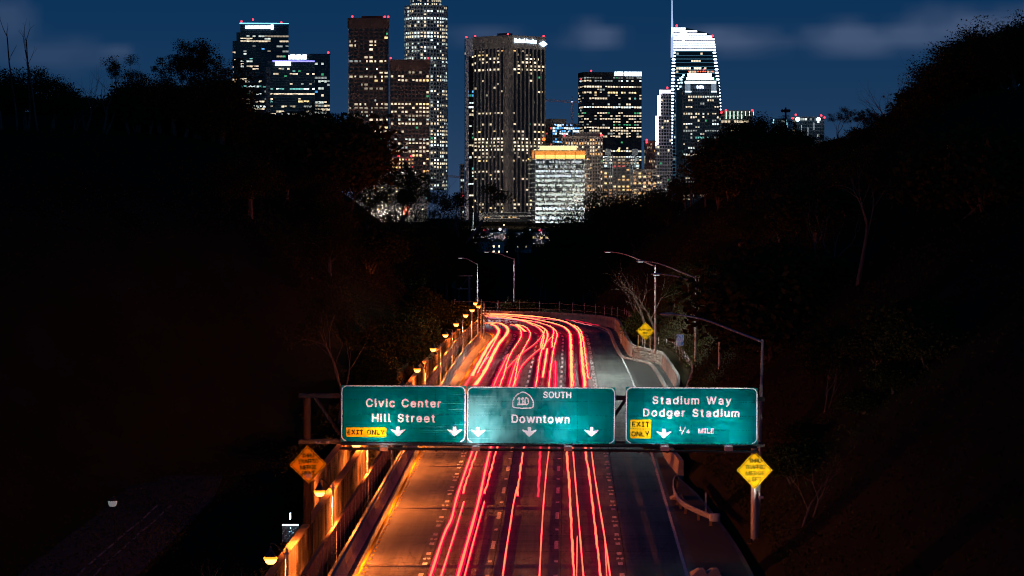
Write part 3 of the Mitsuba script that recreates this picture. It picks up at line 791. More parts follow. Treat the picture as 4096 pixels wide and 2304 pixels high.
# sign lights on the catwalk
for i, x in enumerate((1541, 1906, 2272.7, 2656, 2908.6)):
    k = thing('sign_light', f'grey box sign lamp on the catwalk, {["under the left sign", "under the white-scuffed left end of the middle sign", "under the right half of the middle sign", "under the exit arrow of the right sign", "at the right end of the gantry"][i]}', 'sign light', 'sign lamps on the gantry')
    yy = 1779.5 - ty(x) + 6
    part(k, 'housing', loft([[gp(x - 16, yy + 9, o), gp(x + 16, yy + 9, o), gp(x + 16, yy - 7 + e_, o), gp(x - 16, yy - 7 + e_, o)] for o, e_ in ((1.32, 3), (1.6, -1), (1.9, 0))]), 'fixture_grey')
    part(k, 'lens', obox(gp(x - 15, yy - 8, 1.34), GR * 30 * PX, GN * .5, GU * .02), 'lens', emit=(.3, .33, .35))
    part(k, 'bracket', obox(gp(x - 2, yy + 12, .3), GR * .06, GN * 1.05, GU * .07), 'dark_steel')
    o = gp(x, yy - 10, 1.6)
    aim = gp(x, 1555, 0)
    pw, cl = (28, (1, .92, .88)) if i == 0 else (46 if i < 3 else 34, (.88, .98, 1.0))
    spot(k + '_beam', o, aim, [pw * c for c in cl], 88, 10, 2)


def guide_sign(label, x0, x1, y0, y1, seams):
    k = thing('guide_sign', label, 'road sign', 'green overhead guide signs')
    ys = sorted([y0, y1] + [s for s in seams[1] if y0 < s < y1]); xs = sorted([x0, x1] + [s for s in seams[0]])
    for ya, yb in zip(ys[:-1], ys[1:]):                  # aluminium sheets butted with a hairline joint
        for xa, xb in zip(xs[:-1], xs[1:]):
            part(k, 'panel', plate(sbox(xa + .35, ya + .35, xb - .35, yb - .35), 0.0, .05 + .004 * rng.random()), 'sign_green')
    part(k, 'backing', plate(sbox(x0 + 4, y0 + 4, x1 - 4, y1 - 4), -.04, -.002), 'dark_steel')
    ring = rrect(x0 + 1, y0 + 1, x1 - 1, y1 - 1, 24).difference(rrect(x0 + 5.4, y0 + 5.4, x1 - 5.4, y1 - 5.4, 20)).difference(sbox(x0 + 22, y1 - 8, x1 - 22, y1))
    part(k, 'border', plate(ring, .058, .066), 'sign_white')
    return k


D0, D1 = .058, .068
s1 = guide_sign('green guide sign reading Civic Center and Hill Street, leftmost of three', 1364, 1864, 1539, 1766, ([1742], [1598, 1656, 1711]))
gtext(s1, 'Civic Center', 1463.8, 1764.7, 1627 - 1.5, 31, 'sign_white', D0, D1)
gtext(s1, 'Hill Street', 1488, 1741, 1687 - 1.5, 31, 'sign_white', D0, D1)
part(s1, 'plaque', plate(rrect(1385.7, 1708, 1546, 1747.5, 3), D0, D1), 'sign_yellow')
gtext(s1, 'EXIT ONLY', 1390.5, 1540, 1737, 18.2, 'black_print', D1 + .003, D1 + .01, True)
for x in (1592.8, 1819.4): part(s1, 'arrow', plate(arrow(x, 1705.6 - ty(x), 1746.6 - ty(x)), D0, D1), 'sign_white')
s2 = guide_sign('green guide sign with the 110 shield and Downtown, middle of three', 1868, 2462, 1541, 1768, ([2164.6, 2310], [1600, 1656, 1712]))
t = ty(2092)
sh_o = Polygon([(2092, 1565.7 - t), (2104, 1569 - t), (2117, 1577 - t), (2128, 1590 - t), (2135, 1604 - t), (2136, 1620 - t), (2134, 1629 - t), (2126, 1633 - t), (2092, 1635.3 - t), (2058, 1632.5 - t), (2051, 1628 - t), (2049, 1618 - t), (2050, 1603 - t), (2057, 1588 - t), (2068, 1576 - t), (2081, 1568.5 - t)]).buffer(1.5).buffer(-1.5)
part(s2, 'shield', plate(sh_o.difference(sh_o.buffer(-4.0)), D0, D1), 'sign_white')
gtext(s2, '110', 2069, 2115.6, 1619 - t, 29, 'sign_white', D0, D1, True, .8)
gtext(s2, 'SOUTH', 2173, 2285, 1591 - ty(2230), 23.6, 'sign_white', D0, D1)
gtext(s2, 'Downtown', 2047, 2280, 1691 - ty(2164), 31.5, 'sign_white', D0, D1)
for x in (1914, 2118.7, 2367.8): part(s2, 'arrow', plate(arrow(x, 1707.7 - ty(x), 1748 - ty(x)), D0, D1), 'sign_white')
s3 = guide_sign('green guide sign reading Stadium Way and Dodger Stadium, rightmost of three', 2503.5, 3031.7, 1538, 1766, ([2768], [1596, 1655, 1711]))
gtext(s3, 'Stadium Way', 2610.5, 2925.7, 1615.7 - ty(2768), 30, 'sign_white', D0, D1)
gtext(s3, 'Dodger Stadium', 2573.6, 2959, 1666 - ty(2768), 30, 'sign_white', D0, D1)
t = ty(2564)
for ya, yb, tx, xa, xb in ((1677.8, 1715, 'EXIT', 2530, 2599), (1716.3, 1754, 'ONLY', 2527.5, 2599)):
    part(s3, 'plaque', plate(rrect(2522.4, ya - t, 2606, yb - t, 3), D0, D1), 'sign_yellow')
    gtext(s3, tx, xa, xb, yb - 9 - t, 18.6, 'black_print', D1 + .003, D1 + .01, True)
part(s3, 'arrow', plate(arrow(2657.8, 1714.3 - ty(2657), 1755 - ty(2657)), D0, D1), 'sign_white')
t = ty(2760)
gtext(s3, '1', 2718, 2724, 1723.5 - t, 17, 'sign_white', D0, D1); part(s3, 'slash', plate(Polygon([(2725.5, 1738 - t), (2729.5, 1738 - t), (2746, 1707 - t), (2742, 1707 - t)]), D0, D1), 'sign_white'); gtext(s3, '4', 2747, 2763, 1735 - t, 18, 'sign_white', D0, D1)
gtext(s3, 'MILE', 2795, 2858, 1732 - t, 18.6, 'sign_white', D0, D1)


# ------------------------------------------------------------------ diamond and blue signs
def flat_sign(key, name, poly, Y, d0, d1, m):
    """A flat sign part standing at distance Y; poly in photo pixels."""
    parts = []
    for gm in getattr(poly, 'geoms', [poly]):
        me = trimesh.creation.extrude_polygon(gm, 1.0, engine='earcut')
        v = np.array(me.vertices); o = at(2048, 1152, Y); s = Y / FPX
        w = np.stack([o[0] + (v[:, 0] - 2048) * s, Y - (d0 + (d1 - d0) * v[:, 2]), o[2] - (v[:, 1] - 1152) * s], 1)
        parts.append((w, np.array(me.faces)))
    v, f = cat(parts)
    if trimesh.Trimesh(v, f, process=False).volume < 0: f = f[:, ::-1]
    part(key, name, (v, f), m)


def flat_text(key, text, x0, x1, base, cap, Y, d0, d1, m, bold=True, rot=0.0, c=(0, 0)):
    v, f = letters(text, x0, x1, base, cap, bold)
    x, y = v[:, 0] - c[0], v[:, 1] - c[1]
    x, y = c[0] + x * math.cos(rot) - y * math.sin(rot), c[1] + x * math.sin(rot) + y * math.cos(rot)
    o = at(2048, 1152, Y); s = Y / FPX
    e = cap * .03 if cap > 10 else 0
    part(key, 'lettering', cat([(np.stack([o[0] + (x + a - 2048) * s, Y - (d0 + (d1 + .001 * i - d0) * v[:, 2]), o[2] - (y + b - 1152) * s], 1), f) for i, (a, b) in enumerate(((-e, 0), (e, 0), (0, -e), (0, e)) if e else ((0, 0),))]), m)


def diamond(label, cx, cy, hw, hh, Y, lines, rot=0.0, th=.02):
    k = thing('diamond_sign', label, 'road sign', None)
    ca, sa = math.cos(rot), math.sin(rot)
    pt = [(cx + x * ca - y * sa, cy + x * sa + y * ca) for x, y in ((-hw, 0), (0, -hh), (hw, 0), (0, hh))]
    P = Polygon(pt); r = hw * .06
    out = P.buffer(-r).buffer(r, 6)
    flat_sign(k, 'panel', out, Y, 0, th, 'sign_yellow')
    i1, i2 = out.buffer(-hw * .045), out.buffer(-hw * .085)
    flat_sign(k, 'border', i1.difference(i2), Y, th + .003, th + .008, 'black_print')
    for tx, x0, x1, b, cap in lines: flat_text(k, tx, x0, x1, b, cap, Y, th + .003, th + .009, 'black_print', True, rot, (cx, cy))
    return k


diamond('yellow diamond sign reading THRU TRAFFIC MERGE LEFT on the right gantry post', 3020, 1882, 72.5, 77, 174.6, [('THRU', 2997, 3047.5, 1852.5, 16.5), ('TRAFFIC', 2981, 3063, 1877.3, 16.5), ('MERGE', 2984, 3060, 1903, 16.5), ('LEFT', 2996, 3048, 1926, 16)])
sl = thing('sign_light', 'small shielded lamp added on an arm to light the right diamond sign', 'sign light')  # added lamp that brightens the face of the diamond sign
q = at(3034, 1968, 174.4)
part(sl, 'arm', tube([q, q + [0, -1.5, -.1]], .03, 6), 'fixture_grey'); part(sl, 'housing', obox(q + [-.13, -1.75, -.2], (.26, 0, 0), (0, .3, 0), (0, 0, .12)), 'fixture_grey')
o = q + [0, -1.6, .02]
spot(sl + '_beam', o, at(3020, 1835, 174.4), [32, 29, 24], 66, 14, 1.5)
k = diamond('orange-lit diamond sign reading THRU TRAFFIC MERGE RIGHT on the left gantry post', 1231, 1859, 74.5, 78, 174.6, [('THRU', 1207, 1257, 1831, 15.5), ('TRAFFIC', 1192, 1273, 1854, 15.5), ('MERGE', 1199, 1264, 1878, 15.5), ('RIGHT', 1205, 1258, 1901, 15.5)], rot=-.04)
g = np.random.default_rng(3)
o = at(1219, 1903, 174.6)
part(k, 'graffiti', tube([o + [x * .012, -.032, .16 * math.sin(x * 1.7) + .05 * math.cos(x * .6)] for x in np.arange(0, 34, 1.0)], .011, 4), 'fixture_grey')
k = diamond('bright yellow diamond sign reading RIGHT LANE EXITS AHEAD beyond the layby', 2582, 1325, 37, 37.2, 341, [('RIGHT LANE', 2558, 2604.6, 1322.8, 6.3), ('EXITS', 2572, 2592, 1334.6, 6.3), ('AHEAD', 2571, 2595, 1345.6, 6.3)])
for dx in (-.75, .5):
    p0 = at(2582, 1340, 341) + [dx, .08, 0]
    part(k, 'post', bx(p0[0] - .05, p0[0] + .05, p0[1], p0[1] + .1, 6.0, p0[2]), 'timber')
k = thing('blue_sign', 'small blue sign reading ELECTRIC VEHICLE CHARGING STATION on the dark slope', 'road sign')
YB = 316
flat_sign(k, 'panel', rrect(2705.5, 1337.3, 2734.5, 1365, 2.5), YB, 0, .02, 'sign_white'); flat_sign(k, 'face', rrect(2707, 1338.8, 2733, 1363.6, 1.8), YB, .023, .028, 'blue_panel')
flat_sign(k, 'panel', rrect(2704.6, 1365.5, 2733.4, 1382.8, 2.5), YB, 0, .02, 'sign_white'); flat_sign(k, 'face', rrect(2710, 1367, 2732, 1381.4, 1.8), YB, .023, .028, 'blue_panel')
for tx, x0, x1, b in (('ELECTRIC', 2709, 2731, 1345), ('VEHICLE', 2710, 2730, 1351), ('CHARGING', 2708.5, 2731.5, 1357), ('STATION', 2710, 2729, 1362.6), ('NEXT', 2712, 2725, 1373), ('RIGHT', 2711, 2725, 1379.4)):
    flat_text(k, tx, x0, x1, b, 4.4, YB, .03, .034, 'sign_white')
p0 = at(2719, 1370, YB); part(k, 'post', bx(p0[0] - .05, p0[0] + .05, YB + .04, YB + .13, 5.5, p0[2]), 'timber')
# cool strip light and mesh panel low on the left
k = thing('strip_light', 'white strip light over a dim blue mesh gate at the far left of the walkway', 'light')
p0 = at(1128, 2100, 186)
part(k, 'tube', tube([p0, p0 + [.96, 0, 0]], .035, 8), 'lens', emit=(1.7, 2.2, 2.3))
part(k, 'bracket', obox(p0 + [0, .04, .04], (.96, 0, 0), (0, .06, 0), (0, 0, .05)), 'dark_steel')
for i in range(25): part(k, 'mesh_wire', tube([p0 + [.04 * i, .1, -.04], p0 + [.04 * i, .1, -1.0]], .009, 3), 'galvanised')
part(k, 'gate_panel', obox(p0 + [0, .16, -1.0], (.97, 0, 0), (0, .03, 0), (0, 0, .95)), 'blue_metal_wall')
point(k + '_glow', p0 + [.5, .06, -.1], [.6, 1.4, 1.6], .5)

# ------------------------------------------------------------------ terrain


def foot_l(y): return -15.4 + 0.017 * y + np.maximum(0, y - 300) * 0.012
def foot_r(y): return np.interp(y, [0, 110, 150, 175, 200, 214, 233, 262, 290, 328, 340, 350, 396, 407, 416, 424, 430, 440], [11.4, 11.5, 12.3, 12.5, 12.1, 11.4, 11.2, 13, 15.1, 15.5, 14.0, 12.9, 13.1, 12.6, 10.3, 5.4, -2, -60])


def hill_r(y): return np.where(np.asarray(y) < 420, foot_r(y), np.interp(y, [420, 440, 480, 520, 600, 800], [9, 11, 14, 18, 26, 45]))


def terrain(x, y):
    x, y = np.asarray(x, float), np.asarray(y, float)
    base = np.where(y < 430, G * y, G * 430 + np.clip(y - 430, 0, 1070) * 0.0012 + np.clip(y - 1500, 0, 1500) * 0.005)
    n = meshkit.fbm(np.stack([x * .045, y * .045, 0 * x], -1), 4, 2) - .5
    dl = foot_l(y) - x
    dr_ = x - foot_r(y)
    front = 1 / (1 + np.exp(np.clip((y - 397) / 2.0, -40, 40)))           # the left hill stops at the bend
    low = np.interp(y, [250, 292], [1, 0])
    dl_ = dl - 21 * low
    amp_l = 26.3 * front * np.interp(y, [60, 130, 200, 280, 330, 385], [.25, .36, .55, .78, .88, 1])
    hl = np.where(dl_ > 0, amp_l * (1 - np.exp(-(np.maximum(dl_, 0) / 13) ** 1.5)), 0) - 5.2 * low * np.clip((dl - .3) / 2.5, 0, 1)   # the other carriageway lies lower
    amp_r = np.interp(y, [60, 120, 200, 276, 300, 330, 370, 390, 420, 440, 520, 620, 800], [10, 14, 20, 27, 26.5, 25, 22.5, 23, 21, 19, 13, 6, 1])
    dh = x - hill_r(y)
    hr = np.where(dh > 0, amp_r * (1 - np.exp(-(np.maximum(dh, 0) / 12.5) ** 1.4)), 0)
    hb = np.where(y > 436, np.clip((y - 436) / 60, 0, 1) * 20 * np.clip((-x - 8) / 24, 0, 1) * np.exp(-np.maximum(y - 560, 0) / 120), 0)   # wooded rise beyond the bend, left
    off = np.clip(np.maximum(dl, dr_) / 6, 0, 1)
    on_road = (dl < 1.2) & (dr_ < 0.3) & (y < 440)
    right_shelf = np.clip(dr_ / .6, 0, 1) * np.where((y > 214) & (y < 445), .75, 0)
    z = base + hl + hr + hb + n * 3.2 * off * np.where((x < 0) & (y < 270), .25, 1) + right_shelf
    z = np.where(on_road, base - .35, z)
    z = np.where((dl < 1.2) & (dl > -4.3) & (y < 392), base - 1.9, z)
    z = np.where((y > 397) & (y < 436) & (x < 4), base - .35 - 0 * x, z)
    z = np.where((y > 434) & (y < 440) & (x < -2), base + .2, z)
    return z


def grid(xs, ys):
    X, Y = np.meshgrid(xs, ys)
    v = np.stack([X, Y, terrain(X, Y)], -1).reshape(-1, 3)
    n = len(xs)
    i, j = np.meshgrid(np.arange(len(ys) - 1), np.arange(n - 1), indexing='ij')
    return v, np.stack([i * n + j, i * n + j + 1, (i + 1) * n + j + 1, (i + 1) * n + j], -1).reshape(-1, 4)


xs = np.concatenate([np.linspace(-4500, -160, 24), np.arange(-150, -22, 2.5), np.arange(-22, 22, .5), np.arange(22, 150, 2.5), np.linspace(160, 4500, 24)])
ys = np.concatenate([np.linspace(-300, 90, 10), np.arange(100, 470, 2.0), np.arange(474, 760, 8), np.geomspace(770, 14000, 40)])
struct('hillside_ground', grid(xs, ys), 'soil', True)

# ------------------------------------------------------------------ trees


def skeleton(g, kind):
    """(tubes, tips) of a tree one unit tall."""
    tubes, tips = [], []

    def grow(p, d, ln, r, lvl):
        n = 4
        pts, rad = [p], [r]
        q, dd = p.copy(), d.copy()
        for i in range(n):
            dd = dd + g.normal(0, .13 if lvl else .06, 3) + np.array([0, 0, .05 if kind != 'cascade' else -.1 * lvl])
            dd /= np.linalg.norm(dd)
            q = q + dd * ln / n
            pts.append(q.copy()); rad.append(r * (1 - .45 * (i + 1) / n))
        tubes.append((np.array(pts), np.array(rad), 6 if lvl < 2 else 3))
        last = {'oak': 3, 'euc': 3, 'bare': 4, 'bush': 2, 'cascade': 3, 'stalk': 2}[kind]
        if lvl >= last or r < .0012:
            tips.append((q, dd, ln)); return
        k = {'oak': 4, 'euc': 3, 'bare': 3, 'bush': 5, 'cascade': 4, 'stalk': 2}[kind]
        if kind == 'stalk' and lvl == 0: k = 3
        sp = {'oak': .85, 'euc': .55, 'bare': .62, 'bush': .95, 'cascade': .8, 'stalk': .45}[kind]
        a0 = g.random() * 6.28
        for i in range(k):
            a = a0 + i * 6.28 / k + g.normal(0, .4)
            u = np.cross(dd, [.3, .2, 1]); u /= np.linalg.norm(u) + 1e-9
            w = np.cross(dd, u)
            nd = dd + (u * math.cos(a) + w * math.sin(a)) * sp * (.6 + .7 * g.random())
            nd /= np.linalg.norm(nd)
            st = pts[-1] if i < 2 else pts[-2]
            grow(st, nd, ln * {'oak': .68, 'euc': .62, 'bare': .7, 'bush': .62, 'cascade': .66, 'stalk': .16 if lvl == 0 else .5}[kind] * (.75 + .5 * g.random()), rad[-1] * .68, lvl + 1)

    l0 = {'oak': .3, 'euc': .42, 'bare': .34, 'bush': .22, 'cascade': .3, 'stalk': .86}[kind]
    r0 = {'oak': .028, 'euc': .02, 'bare': .018, 'bush': .012, 'cascade': .016, 'stalk': .010}[kind]
    stems = {'bush': 4, 'bare': 2, 'cascade': 3}.get(kind, 1)
    for s in range(stems):
        d = np.array([g.normal(0, .3), g.normal(0, .3), 1.0]) if stems > 1 else np.array([g.normal(0, .06), g.normal(0, .06), 1.0])
        grow(np.array([g.normal(0, .02) * (stems > 1), g.normal(0, .02) * (stems > 1), -.04]), d / np.linalg.norm(d), l0, r0, 0)
    return tubes, tips


def leaf_cards(c, size, g, flat=.6):
    n = len(c)
    a = g.normal(0, 1, (n, 3)); a /= np.linalg.norm(a, axis=1, keepdims=True)
    b = np.cross(a, g.normal(0, 1, (n, 3))); b /= np.linalg.norm(b, axis=1, keepdims=True) + 1e-9
    s = size * (.6 + .8 * g.random((n, 1)))
    v = np.stack([c - a * s, c + b * s * flat, c + a * s, c - b * s * flat], 1).reshape(-1, 3)
    k = np.arange(n)[:, None] * 4
    return v, np.vstack([k + [0, 1, 2], k + [0, 2, 3]])


def make_tree(seed, kind):
    g = np.random.default_rng(seed)
    tubes, tips = skeleton(g, kind)
    per, rad, size = {'oak': (150, .085, .0085), 'euc': (120, .045, .0075), 'bare': (0, 0, 0), 'bush': (150, .11, .017), 'cascade': (0, 0, 0), 'stalk': (0, 0, 0)}[kind]
    top = max(max(p[0][2] for p in tips), 1e-3) + rad * .8
    wood = cat([tube(p, r, s, False) for p, r, s in tubes])
    wood = (wood[0] / top, wood[1])
    crown = None
    if per:
        c = np.vstack([q + np.clip(g.normal(0, 1, (per, 3)), -1.7, 1.7) * rad * np.array([.62, .62, .5]) * (.6 + .8 * g.random()) for q, d, l in tips if g.random() > .06])
        if kind == 'oak':                              # inner mass so the crown is not hollow
            m = np.mean([t_[0] for t_ in tips], 0); sd = np.std([t_[0] for t_ in tips], 0)
            c = np.vstack([c, m * [1, 1, .72] + np.clip(g.normal(0, 1, (3600, 3)), -1.7, 1.7) * sd * [.85, .85, 1.15]])
            lo = [p[len(p) // 2 + 1] for p, r, s_ in tubes[1:]]
            lo = [lo[i] for i in g.integers(0, len(lo), 26)]
            c = np.vstack([c] + [q * [1.15, 1.15, .8] + g.normal(0, .05, (70, 3)) for q in lo])
        if kind == 'bush':
            m = np.mean([t_[0] for t_ in tips], 0)
            c = np.vstack([c, m * [1, 1, .8] + np.clip(g.normal(0, 1, (1200, 3)), -1.7, 1.7) * np.std([t_[0] for t_ in tips], 0) * .8])
        c = c[c[:, 2] > .02]
        v, f = leaf_cards(c, size, g)
        crown = (v / top, f)
    return wood, crown


PROTO = {k: [] for k in ('oak', 'euc', 'bare', 'bush', 'cascade', 'stalk')}
for kind, n in (('oak', 4), ('euc', 3), ('bare', 3), ('bush', 4), ('cascade', 1), ('stalk', 3)):
    for i in range(n):
        w, c = make_tree(100 + 17 * i + len(kind) * 7, kind)
        PROTO[kind].append((mikit.ply(w, 'bark'), mikit.ply(c, 'leaf') if c is not None else None))
NAMES = {'oak': ('oak_tree', 'tree'), 'euc': ('eucalyptus_tree', 'tree'), 'bare': ('bare_tree', 'tree'), 'bush': ('shrub', 'shrub'), 'cascade': ('bare_shrub', 'shrub'), 'stalk': ('dead_stalk', 'plant')}
TN = [0]


def plant(kind, x, y, h, label, group=None, wid=1.0, rot=None, sink=.2, z=None):
    k = thing(NAMES[kind][0], label, NAMES[kind][1], group)
    TN[0] += 1
    w, c = PROTO[kind][TN[0] % len(PROTO[kind])]
    zz = float(terrain(x, y)) - sink if z is None else z
    M = T().translate([float(x), float(y), zz]).rotate([0, 0, 1], float(rng.random() * 360 if rot is None else rot)).scale([h * wid, h * wid, h])
    scene[k + '__trunk'] = {**w, 'to_world': M}
    if c is not None: scene[k + '__crown'] = {**c, 'to_world': M}


def skyline(kind, px, py, Y, label, wid=1.0, group=None, hmin=3.0, hmax=16.0):
    p = at(px, py, Y)
    gz = float(terrain(p[0], Y))
    h = p[2] - gz + .2
    if h < hmin or h > hmax:                           # a rise or a dip: stand the tree on the nearest ground that suits its height
        for dy in (8, -8, 16, -16, 24, -24, 32, -32, 44, -44, 60):
            q = at(px, py, Y + dy); hh = q[2] - float(terrain(q[0], Y + dy)) + .2
            if hmin <= hh <= hmax: p, h = q, hh; break
    h = max(h, 2.0)
    plant(kind, p[0], p[1], h, label, group, wid)


LT = [('stalk', 70, 55, 262), ('stalk', 112, 75, 268), ('stalk', 157, 118, 262), ('stalk', 6, 178, 256), ('oak', 110, 262, 275), ('oak', 10, 275, 270), ('oak', 205, 288, 280), ('bare', 400, 224, 285), ('bare', 345, 258, 288), ('bare', 290, 345, 284),
      ('euc', 520, 222, 292), ('bare', 600, 252, 296), ('oak', 640, 285, 300), ('euc', 735, 168, 300), ('euc', 800, 158, 306), ('euc', 690, 226, 302), ('euc', 850, 186, 308), ('oak', 885, 232, 310), ('oak', 780, 300, 305), ('oak', 700, 320, 300), ('bush', 880, 350, 312), ('bush', 560, 340, 296),
      ('oak', 1200, 400, 345), ('oak', 1130, 430, 340), ('oak', 1270, 440, 350), ('oak', 1305, 575, 356), ('bush', 1000, 450, 325), ('bush', 1060, 445, 330), ('bush', 930, 455, 318), ('bare', 1390, 590, 362)]
where_l = ['tallest dead stalk at the upper left', 'second dead stalk from the left tall one', 'third dead stalk, forked at its tip', 'leaning dead stalk at the left edge', 'round dark oak under the dead stalks', 'dark oak at the left edge of the hill', 'leafy oak right of the dead stalks', 'wide bare tree on the left hilltop', 'bare tree left of the wide one on the hilltop', 'low sprawling bare tree on the left hilltop',
           'narrow upright eucalyptus on the left hilltop', 'twiggy bare tree right of the narrow eucalyptus', 'dense oak below the twiggy bare tree', 'eucalyptus with a high clump of leaves left of the tallest', 'tallest eucalyptus left of the skyscrapers', 'short eucalyptus left of the tall ones', 'slanting eucalyptus nearest the left skyscrapers', 'oak at the right end of the hilltop row', 'broad dark oak under the tall eucalyptus', 'dark oak between the bare trees and the eucalyptus', 'shrub sloping down from the hilltop trees', 'shrub at the foot of the narrow eucalyptus',
           'big round oak in front of the left skyscrapers', 'oak at the left shoulder of the big round one', 'oak at the right shoulder of the big round one', 'oak overhanging below the brown tower', 'shrub on the bare crest before the left skyscrapers', 'second shrub on the crest left of the big oak', 'first shrub on the crest below the leftmost skyscraper', 'twiggy bare tree at the foot of the brown tower']
for (kd, px, py, Y), s in zip(LT, where_l): skyline(kd, px, py, 352 + (Y - 262) * .25, s, 1.0 if kd != 'oak' else 1.25 if px < 1100 else 1.0, None, 3 if kd != 'stalk' else 6, 13)
MT = [('oak', 1402, 770, 455), ('euc', 1493, 673, 462), ('euc', 1569, 692, 470), ('euc', 1609, 646, 476), ('euc', 1681, 692, 482), ('bare', 1760, 645, 488), ('euc', 1811, 728, 492), ('oak', 1815, 812, 500), ('oak', 1840, 855, 510), ('bare', 1700, 660, 480), ('oak', 1530, 835, 466), ('oak', 1640, 850, 470), ('oak', 1740, 850, 480), ('oak', 1480, 850, 452), ('oak', 1790, 900, 470), ('oak', 1590, 880, 450), ('oak', 1690, 900, 455), ('oak', 1835, 940, 480), ('bush', 1875, 1020, 500)]
where_m = ['dark oak at the left of the row before the brown towers', 'first eucalyptus before the white apartment block', 'second eucalyptus before the white apartment block', 'tallest eucalyptus before the white apartment block', 'fourth eucalyptus before the white apartment block', 'bare feathery tree before the round white tower', 'eucalyptus at the foot of the round white tower', 'oak on the slope below the round white tower', 'lowest oak beside the gap left of the granite tower', 'bare tree left of the feathery one', 'oak under the second eucalyptus', 'oak under the tallest eucalyptus', 'oak under the fourth eucalyptus', 'low oak at the left of the row', 'low oak on the slope above the lamps', 'oak halfway down the left slope', 'oak beside it halfway down the left slope', 'oak at the left of the stucco houses', 'shrub at the left of the stucco houses']
for (kd, px, py, Y), s in zip(MT, where_m): skyline(kd, px, py, Y, s, 1.0 if kd != 'oak' else .8 if px < 1700 else .6, None, 4, 17)
RT = [('oak', 2365, 790, 560), ('oak', 2437, 742, 520), ('oak', 2542, 712, 500), ('oak', 2600, 745, 480), ('oak', 2686, 736, 440), ('euc', 2763, 662, 420), ('oak', 2741, 690, 425), ('oak', 2824, 682, 410), ('oak', 2873, 652, 405), ('oak', 3005, 447, 395), ('oak', 2945, 500, 392), ('oak', 3060, 470, 392), ('euc', 3116, 469, 388), ('oak', 3166, 490, 385), ('euc', 3238, 535, 380), ('euc', 3354, 430, 372), ('euc', 3410, 440, 366), ('euc', 3470, 435, 362), ('oak', 3530, 440, 355), ('bare', 3654, 283, 340), ('bare', 3586, 312, 345), ('bare', 3545, 400, 350), ('oak', 3702, 272, 330), ('bare', 3752, 208, 320), ('oak', 3794, 200, 318), ('oak', 3847, 176, 310), ('oak', 3890, 132, 300), ('oak', 3924, 105, 296), ('oak', 3963, 78, 288), ('oak', 4059, 34, 276), ('oak', 4110, 60, 270), ('oak', 3300, 560, 376), ('oak', 3240, 600, 378), ('oak', 3450, 520, 352)]
where_r = ['oak before the lit office block of the slatted balconies', 'oak right of the lit office block', 'oak below the dark square office tower', 'oak below the white gridded tower', 'oak below the tower with the lit edge', 'eucalyptus before the stepped white crown tower', 'low oak left of that eucalyptus', 'oak right of that eucalyptus', 'oak on the slope below the big round one on the right', 'big round oak on the right skyline', 'left half of the big round oak pair', 'oak right of the big round one', 'thin tree left of the floodlight pole', 'oak right of the floodlight pole', 'small tree before the dark far block', 'feathery tree right of the dark far block', 'second feathery tree right of the dark far block', 'third feathery tree at the dip of the right skyline', 'oak under the large bare tree on the right', 'large bare tree on the right skyline', 'left bare tree of the right skyline', 'low bare tree at the dip of the right skyline', 'oak above the large bare tree', 'small bare tree poking out of the right slope', 'oak above the small bare tree', 'next oak up the right slope', 'oak halfway up the top right slope', 'oak in the upper right slope', 'second highest oak on the right slope', 'highest oak at the upper right corner', 'oak cut by the right edge of the picture', 'dark oak below the feathery trees', 'dark oak left of it below the feathery trees', 'dark oak below the bare trees on the right']
for (kd, px, py, Y), s in zip(RT, where_r): skyline(kd, px, py, Y, s, 1.0 if kd != 'oak' else .85 if px < 2900 else 1.2, None, 4, 15)
# shrubs along both crests, under the skyline trees
for i, px in enumerate(list(range(20, 700, 52)) + list(range(720, 960, 40)) + [1040, 1110, 1290, 1345]):
    ytop = float(np.interp(px, [0, 200, 300, 560, 640, 900, 1000, 1110, 1290, 1385], [330, 380, 400, 385, 330, 370, 445, 440, 470, 640])) + 30 * rng.random()
    skyline('bush', px, ytop, 372 + 8 * rng.random(), 'dark shrub in the row along the left crest', 1.2, 'shrubs along the left crest', 1.2, 7)
for i, px in enumerate(range(2876, 4100, 44)):
    ytop = float(np.interp(px, [2700, 2860, 2960, 3100, 3250, 3400, 3560, 3700, 3850, 3960, 4096], [740, 690, 560, 545, 590, 520, 470, 345, 235, 150, 100])) + 30 * rng.random()
    skyline('bush' if i % 3 else 'oak', px, ytop, float(np.interp(px, [2700, 2950, 3250, 3550, 3800, 4060], [418, 394, 382, 352, 316, 276])) - 6, 'dark shrub in the row along the right crest', 1.3, 'shrubs along the right crest', 1.5, 9)
# trees beyond the bend, between the hills
FT = [('oak', 2075, 890, 900), ('euc', 1925, 985, 760), ('oak', 2130, 1015, 700), ('oak', 2165, 990, 640), ('oak', 2225, 965, 620), ('oak', 2280, 905, 600), ('oak', 2330, 880, 570), ('oak', 2180, 1020, 520), ('oak', 2250, 1010, 500), ('oak', 2330, 980, 490), ('oak', 2400, 900, 520), ('oak', 1975, 1120, 640), ('oak', 1900, 1060, 560), ('oak', 2080, 1085, 560), ('euc', 2160, 1060, 480), ('oak', 2300, 1060, 465), ('oak', 2390, 1030, 455), ('oak', 2470, 960, 470), ('oak', 2090, 1120, 480), ('bush', 1950, 1180, 500), ('oak', 2015, 1140, 560), ('oak', 2480, 1060, 430), ('bush', 1880, 1180, 520)]
for i, (kd, px, py, Y) in enumerate(FT):
    skyline(kd, px, py, Y, 'dark tree in the hollow beyond the bend, below the office towers', .75, 'dark trees in the hollow beyond the bend', 3, 24)
